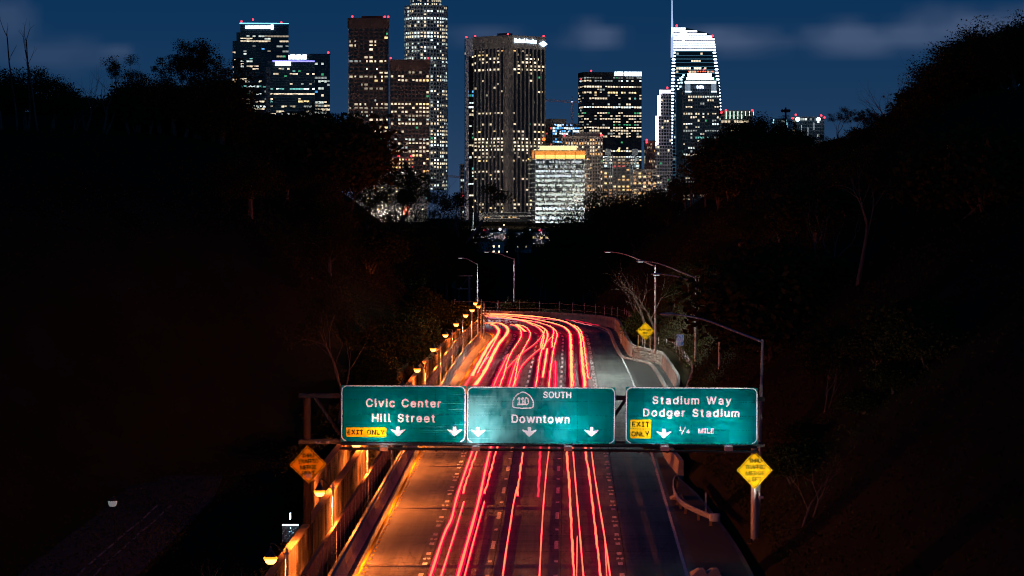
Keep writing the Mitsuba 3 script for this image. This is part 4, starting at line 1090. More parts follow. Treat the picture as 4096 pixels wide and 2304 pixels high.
# lit shrubs and bare trees by the road
plant('cascade', *at(2050, 1195, 432)[:2], 3.6, 'greyish drooping bare shrub above the far wall of the bend', None, 1.5)
for px, py, Y, h, s in ((2090, 1230, 431, 3.2, 'green lit shrub right of the drooping bare shrub above the wall'), (2125, 1236, 430, 1.6, 'low lit shrub behind the fence of the bend'), (1990, 1236, 434, 1.5, 'low shrub at the left end of the far fence')):
    plant('bush', *at(px, py, Y)[:2], h, s, None, 1.2)
plant('bare', *at(2625, 1375, 345)[:2], 8.4, 'pale bare tree behind the lamp post at the layby', None, 1.1)
plant('bare', *at(2590, 1350, 352)[:2], 7.0, 'second pale bare tree left of the layby lamp post', None, .9)
plant('bush', *at(2560, 1270, 350)[:2], 4.2, 'yellow-green tall shrub left of the layby lamp post', None, .7)
for px, Y, h in ((2700, 347, 3.2), (2755, 344, 3.6), (2730, 352, 4), (2800, 340, 4.5)): plant('oak', *at(px, 1200, Y)[:2], h, 'leafy green tree on the slope right of the layby lamp', 'green trees right of the layby lamp', 1.1)
plant('euc', *at(3430, 1900, 215)[:2], 8.5, 'pale-trunked eucalyptus standing in the dark on the right', None, .9)
plant('bare', *at(3300, 1700, 222)[:2], 7, 'bare tree left of the pale-trunked eucalyptus', None, .9)
plant('bare', *at(3215, 2250, 168)[:2], 4.2, 'pale bare sapling at the bottom right', None, 1.0)
plant('bare', *at(3300, 2030, 190)[:2], 3.6, 'thin forked sapling right of the diamond sign post', None, .8)
plant('bare', *at(880, 2200, 150)[:2], 4.6, 'orange-lit bare tree beside the lowest walkway lamp', None, 1.1)
plant('bare', *at(1010, 2200, 155)[:2], 3.6, 'smaller orange-lit bare tree next to the lowest walkway lamp', None, 1.1)
plant('euc', *at(1330, 1500, 262)[:2], 14, 'leaning tall tree left of the upper walkway lamps', None, .8)
for x, y, h in ((-4.9, 395.5, 3.4), (-6.3, 395, 3.9), (-7.8, 394, 4.2), (-9.4, 394.5, 4.4), (-11, 394, 4.6), (-13, 393, 5), (-15, 393, 5)):
    plant('bush', x, y, h, 'leafy shrub hiding the bend at the far end of the metal fence', 'shrubs at the far end of the metal fence', 1.15, z=G * y - .3)
pw = road_pt(2605, 1800); plant('bush', pw[0], pw[1], .95, 'small lit weed growing at the wall under the right sign', None, 1.0, z=pw[2] - .05)
for i in range(9):
    p = np.array([3150 + 70 * i + rng.random() * 40, 2050 + rng.random() * 200]); Y = 178 + rng.random() * 20
    plant('bush', *at(p[0], p[1], Y)[:2], 1.6 + rng.random() * 1.6, 'dark low shrub on the slope around the right gantry post', 'low shrubs around the right gantry post', 1.3)
g = np.random.default_rng(8)
for Y in np.arange(228, 396, 6.5):                       # ivy and shrubs that the walkway lamps light
    x = float(foot_l(Y)) - 1.2 - g.random() * 2.0
    plant('bush', x, Y, 2.2 + g.random() * 2.4, 'shrub lit orange on the bank behind the walkway lamps', 'orange-lit shrubs behind the walkway lamps', 1.0 + .3 * g.random())
for i in range(70):                                      # the wood on both slopes
    left = i % 2 == 0
    Y = 175 + g.random() * 205
    d = 5 + g.random() ** .8 * 26
    x = float(foot_l(Y)) - d if left else float(foot_r(Y)) + d
    if not left and Y < 205: continue
    if left and Y < 290: continue
    if abs(x) > Y * .165: x = math.copysign(Y * .165 * g.random() ** .3, x)
    if (left and x > float(foot_l(Y)) - 3) or (not left and x < float(foot_r(Y)) + 3): continue
    pj = 2048 + x / Y * FPX
    ytop = np.interp(pj, [0, 300, 900, 1080, 1330, 1420, 1800, 2350, 2650, 2880, 2950, 3300, 3550, 3700, 3850, 4096], [430, 470, 500, 500, 600, 800, 1020, 900, 850, 780, 600, 680, 600, 450, 340, 220]) + 40 + 160 * g.random()
    hcap = at(pj, ytop, Y)[2] - float(terrain(x, Y))
    if hcap < 2.2: continue
    plant('oak' if i % 5 else 'bush', x, Y, min(hcap, 5 + 2.5 * g.random()), 'dark tree in the wood on the left slope' if left else 'dark tree in the wood on the right slope', 'trees of the wood on the left slope' if left else 'trees of the wood on the right slope', 1.3)
# leaf litter and ground cover over the slopes
# the lower carriageway on the left and its unlit lamps, globes given a faint glow
yy = np.arange(150, 262, 4.0)
lowz = lambda x, y: float(terrain(x, y)) + .06
struct('lower_road', strip([[-32 + .006 * y, y, lowz(-28, y)] for y in yy], [[-24.5 + .006 * y, y, lowz(-28, y)] for y in yy]), 'tar')
for x0 in (-28.3, -27.3):
    for y in np.arange(176, 244, 5.0):
        part('lower_road', 'line', (np.array([[x0 + .006 * y, y, lowz(-28, y) + .03], [x0 + .16 + .006 * y, y, lowz(-28, y) + .03], [x0 + .16 + .006 * y, y + 4.2, lowz(-28, y + 4.2) + .03], [x0 + .006 * y, y + 4.2, lowz(-28, y + 4.2) + .03]]), np.array([[0, 1, 2, 3]])), 'grey_paint')
for px, py, Y, s_ in ((450, 2010, 215, 'dim grey unlit lamp globe with a faint glow put in, low in the dark at the left'), (645, 1491, 300, 'dim grey unlit lamp globe with a faint glow put in, higher in the dark on the left slope')):
    k = thing('dim_glow_lamp', s_, 'street lamp', None)
    p = at(px, py, Y)
    part(k, 'globe', lathe(p, [(.0, -.3), (.2, -.26), (.3, -.08), (.31, .1), (.0, .12)], 14), 'white_paint', True, emit=(.13, .14, .14))  # globe is unlit; emission imitates the light falling on it
    part(k, 'hood', lathe(p, [(.33, .12), (.2, .25), (.06, .34)], 12), 'dark_steel', True); part(k, 'post', tube([[p[0] + .1, Y + .4, float(terrain(p[0], Y + .4))], [p[0] + .1, Y + .4, p[2] + .5], p + [0, 0, .34]], .05, 6), 'dark_steel')
n = 200000
X = np.concatenate([np.zeros(0)]); pts = []
Yr = 110 + g.random(n) ** .8 * 330
side = g.random(n) < .5
dd = g.random(n) ** 1.4 * 42
Xr = np.where(side, foot_l(Yr) - .4 - dd, foot_r(Yr) + 1.0 + dd)
ok = (np.abs(Xr) < Yr * .175 + 3) & ~((Yr > 393) & (Xr < 5)) & (Yr < 436)
Xr, Yr = Xr[ok], Yr[ok]
c = np.stack([Xr, Yr, terrain(Xr, Yr) + g.random(len(Xr)) ** 2 * .7], 1)
v, f = leaf_cards(c, .10, g)
labels['undergrowth'] = {'kind': 'stuff', 'label': 'dark ivy and low undergrowth covering both slopes', 'category': 'undergrowth'}
scene['undergrowth'] = mikit.ply((v, f), 'leaf')

# ------------------------------------------------------------------ downtown
PAL = {'w': (.95, .77, .53), 'W': (1.5, 1.25, .88), 'd': (.36, .30, .22), 'c': (.75, .86, .78), 'C': (1.25, 1.5, 1.5), 'k': (.30, .34, .33), 'y': (1.3, .92, .42), 'o': (1.1, .55, .2), 'O': (.45, .22, .10), 'g': (.04, .38, .16), 'b': (.10, .45, 1.0), 'r': (.8, .10, .09), 't': (.16, .55, .5), 'z': (.12, .12, .11)}
UVEC = np.array([0, 0, 1.0])
LIT = [0]


def lit_rule(seed, base, pal, rows=None, coherence=.55, cells=None):
    g = np.random.default_rng(seed)
    rows, cells = rows or {}, cells or {}
    state = {}

    def fn(i, j):
        if (i, j) in cells: return cells[i, j]
        p, pl = rows.get(j, (None, None))
        if p is None:
            if j not in state: state[j] = (base * g.choice([.25, .6, 1, 1.7, 2.6], p=[.25, .25, .25, .15, .1]), pal)
            p, pl = state[j]
        last = fn.last if fn.row == j else None
        fn.row = j
        if last and g.random() < coherence * min(p * 3, .85): c = last
        elif g.random() < p: c = pl[int(g.integers(len(pl)))]
        else: c = None
        if c is None and g.random() < .012: c = 'gbtg'[int(g.integers(4))]
        fn.last = c if c not in ('g', 'b', 't', 'r') else None
        return c
    fn.last, fn.row = None, None
    return fn


class Tower:
    def __init__(s, name, label, wall, glass='dark_glass'):
        s.k = thing(name, label, 'building')
        s.wallm, s.glassm = wall, glass
        s.wall, s.glass, s.extra, s.n, s.g = [], [], {}, 0, np.random.default_rng(len(label))

    def face(s, P, d, n, W, z0, z1, nb, nf, rule, pier=.25, spand=.35, proud=.5, pier_proud=None, sub=1, dark=False):
        """One facade: piers and spandrels stand proud of the glass, lit panes sit between them."""
        P, d, n = (np.asarray(x, float) for x in (P, d, n))
        fb = lambda u0, u1, a, b, o0, o1: obox(P + d * u0 + n * o0 + UVEC * a, d * (u1 - u0), n * (o1 - o0), UVEC * (b - a))
        bw, fh = W / nb, (z1 - z0) / nf
        pp = proud if pier_proud is None else pier_proud
        if pier > 0:
            for i in range(nb + 1):
                w = bw * pier
                a, b = max(i * bw - w / 2, 0), min(i * bw + w / 2, W)
                s.wall.append(fb(a, b, z0, z1, .003, pp))
        for j in range(nf):
            zt = z1 - j * fh
            if spand > 0: (s.glass if dark else s.wall).append(fb(.05, W - .05, zt - fh * spand, zt, .006, proud))
            for i in range(nb):
                c = rule(i, j)
                if c is None: continue
                u0, u1 = i * bw + bw * pier / 2, (i + 1) * bw - bw * pier / 2
                a, b = zt - fh + .15, zt - fh * spand - .1
                if sub > 1:
                    r = s.g.random()
                    if r < .3: u1 = u0 + (u1 - u0) * .5
                    elif r < .5: u0 = u0 + (u1 - u0) * .45
                if s.g.random() < .25: a += (b - a) * .3
                s.pane(fb(u0 + .05, u1 - .05, a, b, .02, .09), c)

    def pane(s, m, c):
        s.n += 1; LIT[0] += 1
        col = tuple(np.array(PAL[c]) * (.65 + .7 * s.g.random())) if not isinstance(c, tuple) else c
        if s.n <= 170: part(s.k, 'window', m, 'lens', emit=col)
        else: s.extra.setdefault(c if isinstance(c, str) else 'c', []).append(m)

    def box(s, m, m_=None):
        (s.wall if m_ is None else s.glass).append(m)

    def beacon(s, p, r=1.15, c=(3.2, .12, .2)):
        part(s.k, 'beacon', sphere(p, r, 1), 'lens', emit=c)

    def done(s):
        if s.wall: part(s.k, 'wall', cat(s.wall), s.wallm)
        if s.glass: part(s.k, 'glazing', cat(s.glass), s.glassm)
        for c, ms in s.extra.items(): part(s.k, 'far_windows', cat(ms), 'lens', emit=PAL[c], kind='stuff')


def scale_at(Y): return Y / FPX


def two_face(l, c, r, ytop, ybot, Y, th):
    """Corner point, left and right facade directions and widths, roof and foot height of a rectangular tower seen at its corner c."""
    s = scale_at(Y)
    C = at(c, ytop, Y); zt = C[2]; zb = at(c, ybot, Y)[2]
    th = math.radians(th)
    dl = np.array([-math.cos(th), math.sin(th), 0]); dr_ = np.array([math.sin(th), math.cos(th), 0])
    WL = (c - l) * s / max(math.cos(th), 1e-6) if c > l else 0; WR = (r - c) * s / max(math.sin(th), 1e-6)
    return np.array([C[0], C[1], 0.0]), dl, dr_, WL, WR, zt, zb


def tower2(name, label, l, c, r, ytop, ybot, Y, th, wall, glass, bays, floors, rules, crown=0.0, crown_wide=None, **kw):
    t = Tower(name, label, wall, glass)
    C, dl, dr_, WL, WR, zt, zb = two_face(l, c, r, ytop, ybot, Y, th)
    if WL == 0: WL = 30.0
    t.box(obox(C + UVEC * (zb - 30), dr_ * WR, dl * WL, UVEC * (zt - zb + 30)), 1)
    cr = crown * scale_at(Y)
    z1 = zt - cr
    if bays[0]:
        t.face(C + dl * WL, -dl, -dr_, WL, zb, z1, bays[0], floors, rules[0], **kw)
    t.face(C, dr_, -dl, WR, zb, z1, bays[1], floors, rules[1], **kw)
    if cr > 0:                                         # blank band under the roof, all the way round
        o = kw.get('pier_proud') or kw.get('proud', .5)
        o += .05
        t.box(obox(C - dr_ * o - dl * o + UVEC * z1, dr_ * (WR + 2 * o), dl * (WL + 2 * o), UVEC * cr))
    t.frame = (C, dl, dr_, WL, WR, zt, zb)
    return t


def wall_text(k, text, P, d, n, u0, u1, z, cap, col, out=1.0, bold=True, name='sign_letter'):
    """Lit letters on a facade, each a part."""
    v, f = letters(text, 0, u1 - u0, 0, cap, bold)
    w = np.asarray(P) + np.outer(v[:, 0] + u0, d) + np.outer(z - v[:, 1], UVEC) + np.outer(out + .6 * v[:, 2], n)
    m = trimesh.Trimesh(w, f, process=False)
    if m.volume < 0: f = f[:, ::-1]
    part(k, name, (w, f), 'lens', emit=col)


F0 = -1.0
# --- granite tower with the lit name (corner towards the camera)
Y = 3600
rows = {0: (.35, 'od'), 1: (.45, 'wyd'), 2: (.55, 'Ww'), 3: (.55, 'Ww'), 4: (.4, 'Ww'), 5: (.75, 'Ww'), 8: (.15, 'w'), 11: (.25, 'wy'), 17: (.22, 'wd'), 20: (.3, 'w'), 22: (.4, 'wy')}
rows |= {24: (.95, 'W'), 25: (.97, 'Ww'), 26: (.97, 'Ww'), 27: (.95, 'W'), 28: (.3, 'wd'), 29: (.45, 'wd'), 30: (.6, 'wy'), 33: (.55, 'w'), 35: (.5, 'wd'), 38: (.1, 'w'), 41: (.2, 'y'), 42: (.22, 'w'), 43: (.3, 'wy')}
t = tower2('office_tower', 'grey granite tower with tall vertical piers and glowing name on its crown', 1895, 2033, 2180, 140, 851, Y, 46, 'granite', 'dark_glass', (9, 9), 45,
           (lit_rule(1, .035, 'wdy', rows, .4), lit_rule(2, .035, 'wdy', rows, .4)), crown=52, pier=.30, spand=.42, proud=.03, pier_proud=1.1, sub=2, dark=True)
C, dl, dr_, WL, WR, zt, zb = t.frame
t.box(obox(C - dr_ * 1.8 - dl * 1.8 + UVEC * zb, dr_ * 5.5, dl * 5.5, UVEC * (zt - zb - 1)))
wall_text(t.k, 'Bank of America', C, dr_, -dl, WR * .135, WR * .735, zt - 32.5 * scale_at(Y) + 1.2, 4.4, (1.9, 2.6, 3.4), 2.0)
p0 = C + dr_ * WR * .80 - dl * 2.1 + UVEC * (zt - 29 * scale_at(Y))
dm = lambda a, b, h: obox(p0 + dr_ * a + UVEC * b, dr_ * 3 + UVEC * h, dr_ * 3 - UVEC * h, -dl * .5)
for a, b in ((.6, 0), (3.9, 1.7), (3.9, -1.7), (7.2, 0)): part(t.k, 'emblem', dm(a, b, 1.7), 'lens', emit=(1.9, 2.6, 3.4))
for u in (C + dl * WL * .97, C + dl * .5, C + dr_ * WR * .97): t.beacon(u + UVEC * (zt + 1))
t.box(obox(C + dl * 10 + dr_ * 6 + UVEC * zt, dr_ * 10, dl * 14, UVEC * 3))
t.done()
# --- slim dark tower with white corner behind it
t = tower2('office_tower', 'slim dark tower with a white corner strip behind the granite tower', 1859, 1866, 1960, 155, 880, 3750, 82, 'dark_metal_wall', 'dark_glass', (2, 9), 47, (lit_rule(3, .12, 'wc'), lit_rule(4, .16, 'wwck', {4: (.7, 'w'), 13: (.6, 'b'), 14: (.7, 'b'), 15: (.6, 'bc'), 16: (.8, 'C'), 17: (.8, 'Cw'), 22: (.5, 'c'), 27: (.8, 'w'), 34: (.7, 'w'), 37: (.8, 'C'), 38: (.7, 'c'), 40: (.6, 'W'), 42: (.6, 'C')})), crown=0, pier=.12, spand=.4, proud=.35)
C, dl, dr_, WL, WR, zt, zb = t.frame
part(t.k, 'corner_strip', obox(C - dr_ * 1.2 - dl * 1.2 + UVEC * zb, dr_ * 3.6, dl * 1.8, UVEC * (zt - zb + 1)), 'white_stone')
part(t.k, 'crown', obox(C + dr_ * 2.4 - dl * .9 + UVEC * (zt - 20), dr_ * 24, dl * 1.2, UVEC * 21), 'white_stone')
t.beacon(C + UVEC * (zt + 2)); t.done()
# --- brown stone pair
r4 = {0: (.0, 'w'), 1: (.22, 'wd'), 4: (.25, 'w'), 5: (.3, 'wd'), 7: (.06, 'w'), 8: (.9, 'dwk'), 10: (.12, 'c'), 12: (.55, 'wd'), 15: (.28, 'd'), 18: (.3, 'k'), 19: (.5, 'w'), 20: (.3, 'd'), 22: (.5, 'cw'), 23: (.45, 'w'), 25: (.75, 'y'), 26: (.6, 'yw'), 27: (.6, 'yW'), 29: (.6, 'y'), 30: (.75, 'yW')}
t = tower2('office_tower', 'tall brown stone tower with square windows, taller of the brown pair', 1390, 1394, 1554, 72, 640, 3400, 86, 'brown_stone', 'dark_glass', (0, 8), 34, (None, lit_rule(5, .12, 'wyd', r4, cells={(4, 3): 'w', (5, 3): 'w', (4, 4): 'W', (5, 4): 'y', (4, 5): 'W'})), crown=36, pier=.34, spand=.42, proud=.7, sub=2)
C, dl, dr_, WL, WR, zt, zb = t.frame
for u in (C + dr_ * 4, C + dr_ * (WR * .9), C + dr_ * (WR * .99)): t.beacon(u + UVEC * (zt + 1.5))
t.box(obox(C + dr_ * 14 + dl * 6 + UVEC * zt, dr_ * 22, dl * 10, UVEC * 2.6))
t.done()
r5 = {0: (.1, 'd'), 1: (.25, 'w'), 2: (.7, 'yw'), 3: (.4, 'yc'), 8: (.5, 'wy'), 9: (.3, 'w'), 10: (.55, 'w'), 11: (.5, 'd'), 12: (.4, 'c'), 13: (.8, 'yw'), 17: (.5, 'kc'), 18: (.5, 'w'), 19: (.35, 'kw'), 20: (.98, 'w'), 21: (.1, 'y'), 23: (.3, 'w'), 25: (.2, 'o')}
t = tower2('office_tower', 'shorter brown stone tower beside the tall one, window rows lit yellow', 1558, 1561, 1717, 238, 705, 3380, 86, 'brown_stone', 'dark_glass', (0, 11), 27, (None, lit_rule(6, .12, 'wyd', r5)), crown=40, pier=.36, spand=.42, proud=.7)
C, dl, dr_, WL, WR, zt, zb = t.frame
for u in (C + dr_ * .5, C + dr_ * (WR * .97)): t.beacon(u + UVEC * (zt + 1.5))
t.done()
# --- round pale tower
t = Tower('round_tower', 'tall round pale stone tower with rings of lit windows behind the brown pair', 'pale_stone')
Y = 3700; s = scale_at(Y); R = 85.5 * s; cx = at(1702.5, 20, Y)[0]; cy = Y + R
def ring(R, z0, z1, nf, nb, rule, nfac=20, zbots=None):
    ang = np.arange(nfac) * 2 * np.pi / nfac + .05
    pts = np.stack([cx + R * np.cos(ang), cy + R * np.sin(ang)], 1)
    m = trimesh.creation.extrude_polygon(Polygon(pts).buffer(-.01), z1 - z0, engine='earcut'); m.apply_translation([0, 0, z0])
    t.glass.append((np.array(m.vertices), np.array(m.faces)))
    for a in range(nfac):
        p, q = pts[a], pts[(a + 1) % nfac]
        mid = (p + q) / 2 - [cx, cy]
        if mid[1] > R * .08: continue
        d = np.append((q - p) / np.linalg.norm(q - p), 0); n = np.append(mid / np.linalg.norm(mid), 0)
        t.face(np.append(p, 0), d, n, np.linalg.norm(q - p), z0, z1, nb, nf, rule, pier=.34, spand=.4, proud=.6)
z_b, z_t = at(1702, 760, Y)[2], at(1702, 19, Y)[2]
rr = {3: (.9, 'C'), 5: (.6, 'w'), 7: (.85, 'Cw'), 8: (.95, 'CW'), 10: (.7, 'c'), 14: (.7, 'wc'), 15: (.6, 'C'), 19: (.6, 'wc'), 21: (.1, 'z'), 24: (.5, 'w'), 31: (.5, 'w'), 34: (.6, 'w'), 37: (.9, 'W'), 38: (.9, 'C'), 40: (.8, 'w'), 43: (.85, 'W'), 44: (.7, 'w')}
ring(R, z_b, z_t, 51, 2, lit_rule(7, .33, 'wcCkw', rr, .3))
ring(61 * s, z_t + .1, z_t + 60, 15, 2, lit_rule(8, .75, 'WCw', None, .3))
part(t.k, 'light_fin', bx(cx - 1.3, cx + 1.3, cy - R - 2.4, cy - R - 1.2, at(1700, 430, Y)[2], at(1700, 285, Y)[2]), 'lens', emit=(.75, .95, 1.15))
t.box(bx(cx - 14, cx + 14, cy - R - 1.2, cy - R + 2, at(1700, 252, Y)[2], at(1700, 244, Y)[2]))
t.done()
# --- left group
g1 = {0: (0, 'w'), 1: (0, 'w'), 2: (0, 'w'), 3: (.0, 'z'), 4: (.5, 'dwc'), 6: (.65, 'wdc'), 8: (.1, 'k'), 14: (.25, 'c'), 17: (.1, 'w'), 21: (.2, 'w'), 24: (.9, 'Ct'), 26: (.3, 'k'), 29: (.35, 'kw'), 30: (.3, 'w'), 32: (.8, 'Cw'), 33: (.4, 'w')}
t = tower2('glass_tower', 'dark glass tower with blue-lit roof edge and glowing sign, leftmost of the skyline', 948, 962, 1153, 94, 470, 4000, 86, 'blue_metal_wall', 'blue_glass', (2, 16), 37, (lit_rule(9, .05, 'w'), lit_rule(10, .07, 'kwdc', g1, .75)), crown=4, pier=.05, spand=.28, proud=.3)
C, dl, dr_, WL, WR, zt, zb = t.frame
s = scale_at(4000)
part(t.k, 'edge_light', obox(C - dr_ * 1.2 - dl * 1.6 + UVEC * (zt - .4), dr_ * (WR + 1.4), dl * 1.0, UVEC * 1.15), 'lens', emit=(.35, 1.3, 2.2))
x = 0.0
gg = np.random.default_rng(2)
while x < 112 * s:                                      # overexposed letters, not legible in the photograph
    w = (4 + gg.random() * 4) * s
    part(t.k, 'sign_block', obox(C + dr_ * (19 * s + x) - dl * 1.2 + UVEC * (zt - 20.5 * s), dr_ * w * .93, -dl * .6, UVEC * (11 + gg.random() * 3) * s), 'lens', emit=(2.4, 3.0, 3.6))
    x += w
part(t.k, 'sign_block', obox(C + dr_ * (121 * s) - dl * 1.2 + UVEC * (zt - 24 * s), dr_ * 10 * s, -dl * .6, UVEC * 20 * s), 'lens', emit=(2.4, 3.0, 3.6))
P = at(931, 164, 4010)
t.box(bx(P[0], at(949, 100, 4010)[0], 4008, 4045, zb - 20, P[2]), 1)
t.box(bx(at(946, 100, 4005)[0], C[0], 4004, 4045, zb - 20, at(946, 129, 4005)[2]), 1)
t.face((P[0], 4008, 0), (1, 0, 0), (0, -1, 0), 17 * s, zb, P[2], 3, 31, lit_rule(11, .08, 'wo'), pier=.06, spand=.3, proud=.3)
for px, py in ((966, 86), (1012, 78), (1125, 90)): t.beacon(at(px, py, 4003), 1.3)
part(t.k, 'antenna', tube([at(1012, 94, 4010), at(1012, 79, 4010)], .25, 5), 'dark_steel')
t.done()
t = tower2('glass_tower', 'dark glass tower with violet roof line and white glowing sign before the leftmost one', 1066, 1070, 1258, 243, 470, 3850, 87, 'blue_metal_wall', 'blue_glass', (0, 17), 22, (None, lit_rule(12, .05, 'kdw', {0: (0, 'w'), 1: (0, 'w'), 4: (.35, 'wd'), 10: (.75, 'Ct'), 11: (.0, 'w'), 12: (.6, 'w'), 14: (.08, 'w'), 15: (.12, 'y'), 18: (.1, 'c'), 20: (.4, 'kw')}, .7)), crown=6, pier=.06, spand=.22, proud=.25)
C, dl, dr_, WL, WR, zt, zb = t.frame
s = scale_at(3850)
part(t.k, 'edge_light', obox(C + dr_ * 20 * s - dl * 1.4 + UVEC * (zt - 1.0), dr_ * 168 * s, dl * 1.0, UVEC * 1.2), 'lens', emit=(.75, .7, 2.6))
for i in range(8): part(t.k, 'sign_block', obox(C + dr_ * (30 + i * 8) * s - dl * 1.3 + UVEC * (zt - (20 - .3 * (i % 3)) * s), dr_ * 7.4 * s, -dl * .6, UVEC * (16.5 + i % 2) * s), 'lens', emit=(3.4, 3.0, 2.6))
t.box(bx(at(1062, 265, 3849)[0], C[0] + 12 * s, 3848.6, 3880, zb - 10, at(1062, 268, 3849)[2]))
t.done()
t = tower2('glass_tower', 'grey office block with red beacon and glowing sign behind the violet-lined tower', 1150, 1152, 1319, 215, 470, 3960, 87, 'blue_metal_wall', 'blue_glass', (0, 14), 18, (None, lit_rule(13, .35, 'wkcw', {0: (.1, 'k'), 1: (.1, 'k'), 2: (.15, 'c'), 3: (0, 'c'), 4: (0, 'c'), 5: (.2, 'w')}, .5)), crown=3, pier=.16, spand=.34, proud=.4)
C, dl, dr_, WL, WR, zt, zb = t.frame
s = scale_at(3960)
for i in range(9): part(t.k, 'sign_block', obox(C + dr_ * (2 + i * 8) * s - dl * 1.6 + UVEC * (zt - (22.5 - .6 * (i % 2)) * s), dr_ * 7.5 * s, -dl * .6, UVEC * (17 + 1.5 * (i % 3)) * s), 'lens', emit=(2.6, 3.0, 3.6))
t.beacon(C + dr_ * (WR * .96) + UVEC * (zt + 1.5), 1.4); t.done()
# --- construction block and cranes
t = tower2('unfinished_building', 'unfinished concrete frame with rows of blue-white work lights and a crane', 2176, 2210, 2318, 493, 660, 3800, 60, 'grey_stone', 'dark_metal_wall', (4, 12), 15, (lit_rule(14, .25, 'bbr', None, .3), lit_rule(15, .5, 'bbCb', None, .35)), crown=2, pier=.08, spand=.2, proud=.5)
C, dl, dr_, WL, WR, zt, zb = t.frame
t.box(obox(C - dr_ * 0 + dl * 2 + UVEC * zt, dr_ * 20, dl * 16, UVEC * 5.3))
for i in range(9): part(t.k, 'work_light', sphere(C + dr_ * (3 + i * 3.6) - dl * 1 + UVEC * (zt - 1.5 - (i % 3) * 4), .75, 1), 'lens', emit=(1.0, 1.6, 2.8))
t.done()
def crane(label, px, ytop, ybot, Y, x0, y0, x1, y1):
    k = thing('tower_crane', label, 'crane')
    s = scale_at(Y); base = at(px, ybot, Y); top = at(px, ytop, Y)
    for dx in (-1, 1): part(k, 'mast_leg', tube([base + [dx * 1.1, 0, 0], [top[0] + dx * 1.1, Y, at(px, y0 + 4, Y)[2]]], .22, 4), 'terracotta')
    n = 14
    zz = np.linspace(base[2], at(px, y0 + 4, Y)[2], n)
    for i in range(n - 1): part(k, 'brace', tube([[base[0] + (1.1 if i % 2 else -1.1), Y, zz[i]], [base[0] - (1.1 if i % 2 else -1.1), Y, zz[i + 1]]], .16, 4), 'terracotta')
    a, b = at(x0, y0, Y), at(x1, y1, Y)
    part(k, 'jib', tube([a, b], .25, 4), 'terracotta'); part(k, 'jib', tube([a + [0, 0, 1.8], b + [0, 0, 1.6]], .2, 4), 'terracotta')
    m = 26
    for i in range(m):
        p, q = a + (b - a) * i / m, a + (b - a) * (i + 1) / m
        part(k, 'lattice', tube([p + [0, 0, 1.8 * (i % 2)], q + [0, 0, 1.8 * ((i + 1) % 2)]], .13, 3), 'terracotta')
    part(k, 'apex', tube([at(px, y0, Y), top], .3, 4), 'terracotta'); part(k, 'stay', tube([top, b], .1, 3), 'terracotta')
    part(k, 'cab', bx(base[0] - 1.4, base[0] + 1.4, Y - 1.5, Y + 1.5, at(px, y0 + 9, Y)[2], at(px, y0 + 4, Y)[2]), 'fixture_grey')
    part(k, 'cab_light', sphere(at(px, y0 + 6, Y) - [0, 1.8, 0], .7, 1), 'lens', emit=(.9, 1.3, 2.4))
crane('orange tower crane with long level jib right of the granite tower', 2288, 386, 500, 3790, 2150, 401, 2330, 413)
crane('pale far crane jib left of the slim white-cornered tower', 1850, 690, 790, 3900, 1783, 706, 1858, 713)
t = tower2('office_tower', 'thin dark tower with two red lamps beside the slim white-cornered tower', 1838, 1842, 1857, 655, 880, 3850, 80, 'grey_stone', 'dark_glass', (0, 2), 16, (None, lit_rule(16, .12, 'wc')), pier=.2, spand=.4, proud=.4)
C, dl, dr_, WL, WR, zt, zb = t.frame
for py in (785, 808): t.beacon(at(1851, py, 3848), 1.5)
t.done()
# --- black office slab with roof sign
rb = {0: (.6, 'kkz'), 1: (.6, 'kCw'), 2: (0, 'w'), 3: (.9, 'wWd'), 5: (.5, 'wy'), 7: (.35, 'w'), 10: (.85, 'CW'), 12: (.55, 'wg'), 13: (.5, 'w'), 14: (.4, 'wk'), 15: (.6, 'w'), 16: (.5, 'kg'), 17: (.7, 'wW'), 18: (.5, 'w'), 19: (.4, 'kw'), 20: (.5, 'w'), 21: (0, 'w'), 22: (0, 'w'), 23: (0, 'w'), 24: (.08, 'w'), 25: (.95, 'Cw'), 26: (.2, 'g'), 27: (.9, 'Cw'), 28: (.95, 'Wy'), 29: (.3, 'w')}
t = tower2('office_tower', 'black square office tower with white rows of windows and glowing sign at the roof corner', 2316, 2335, 2568, 288, 690, 3900, 80, 'dark_metal_wall', 'dark_glass', (5, 22), 33, (lit_rule(17, .12, 'wc', rb), lit_rule(18, .18, 'wckw', rb, .5)), crown=15, pier=.22, spand=.38, proud=.4)
C, dl, dr_, WL, WR, zt, zb = t.frame
s = scale_at(3900)
xs_ = [0, 9.5, 18, 25.5, 37.5, 45, 53, 61, 70, 78, 86, 95, 103]
for x in xs_: part(t.k, 'sign_block', obox(C + dr_ * (125 + x) * s - dl * 1.6 + UVEC * (zt - 15 * s), dr_ * 7.6 * s, -dl * .6, UVEC * 17 * s), 'lens', emit=(2.4, 3.0, 3.6))
t.beacon(C + dl * WL * .4 + UVEC * (zt - 8)); t.beacon(C + dr_ * 9 + UVEC * (zt + 1.5)); t.done()
# --- hotel block
t = tower2('hotel_building', 'grey ribbed block with warm lit rooms between the louvred office and the black tower', 2246, 2250, 2412, 543, 850, 3500, 86, 'grey_stone', 'dark_glass', (0, 15), 21, (None, lit_rule(19, .14, 'wod', {0: (.1, 'o'), 1: (.55, 'wo'), 2: (.45, 'wo'), 4: (.2, 'o'), 5: (.15, 'w'), 9: (.3, 'o'), 13: (.25, 'ow'), 14: (.3, 'o'), 18: (.4, 'w'), 19: (.5, 'wo')}, .5)), crown=7, pier=.42, spand=.34, proud=.6)
C, dl, dr_, WL, WR, zt, zb = t.frame
t.box(obox(C + dr_ * 13 + dl * 4 + UVEC * zt, dr_ * 28, dl * 14, UVEC * 4))
for px in (2257, 2406): t.beacon(at(px, 541, 3497), 1.2)
t.done()
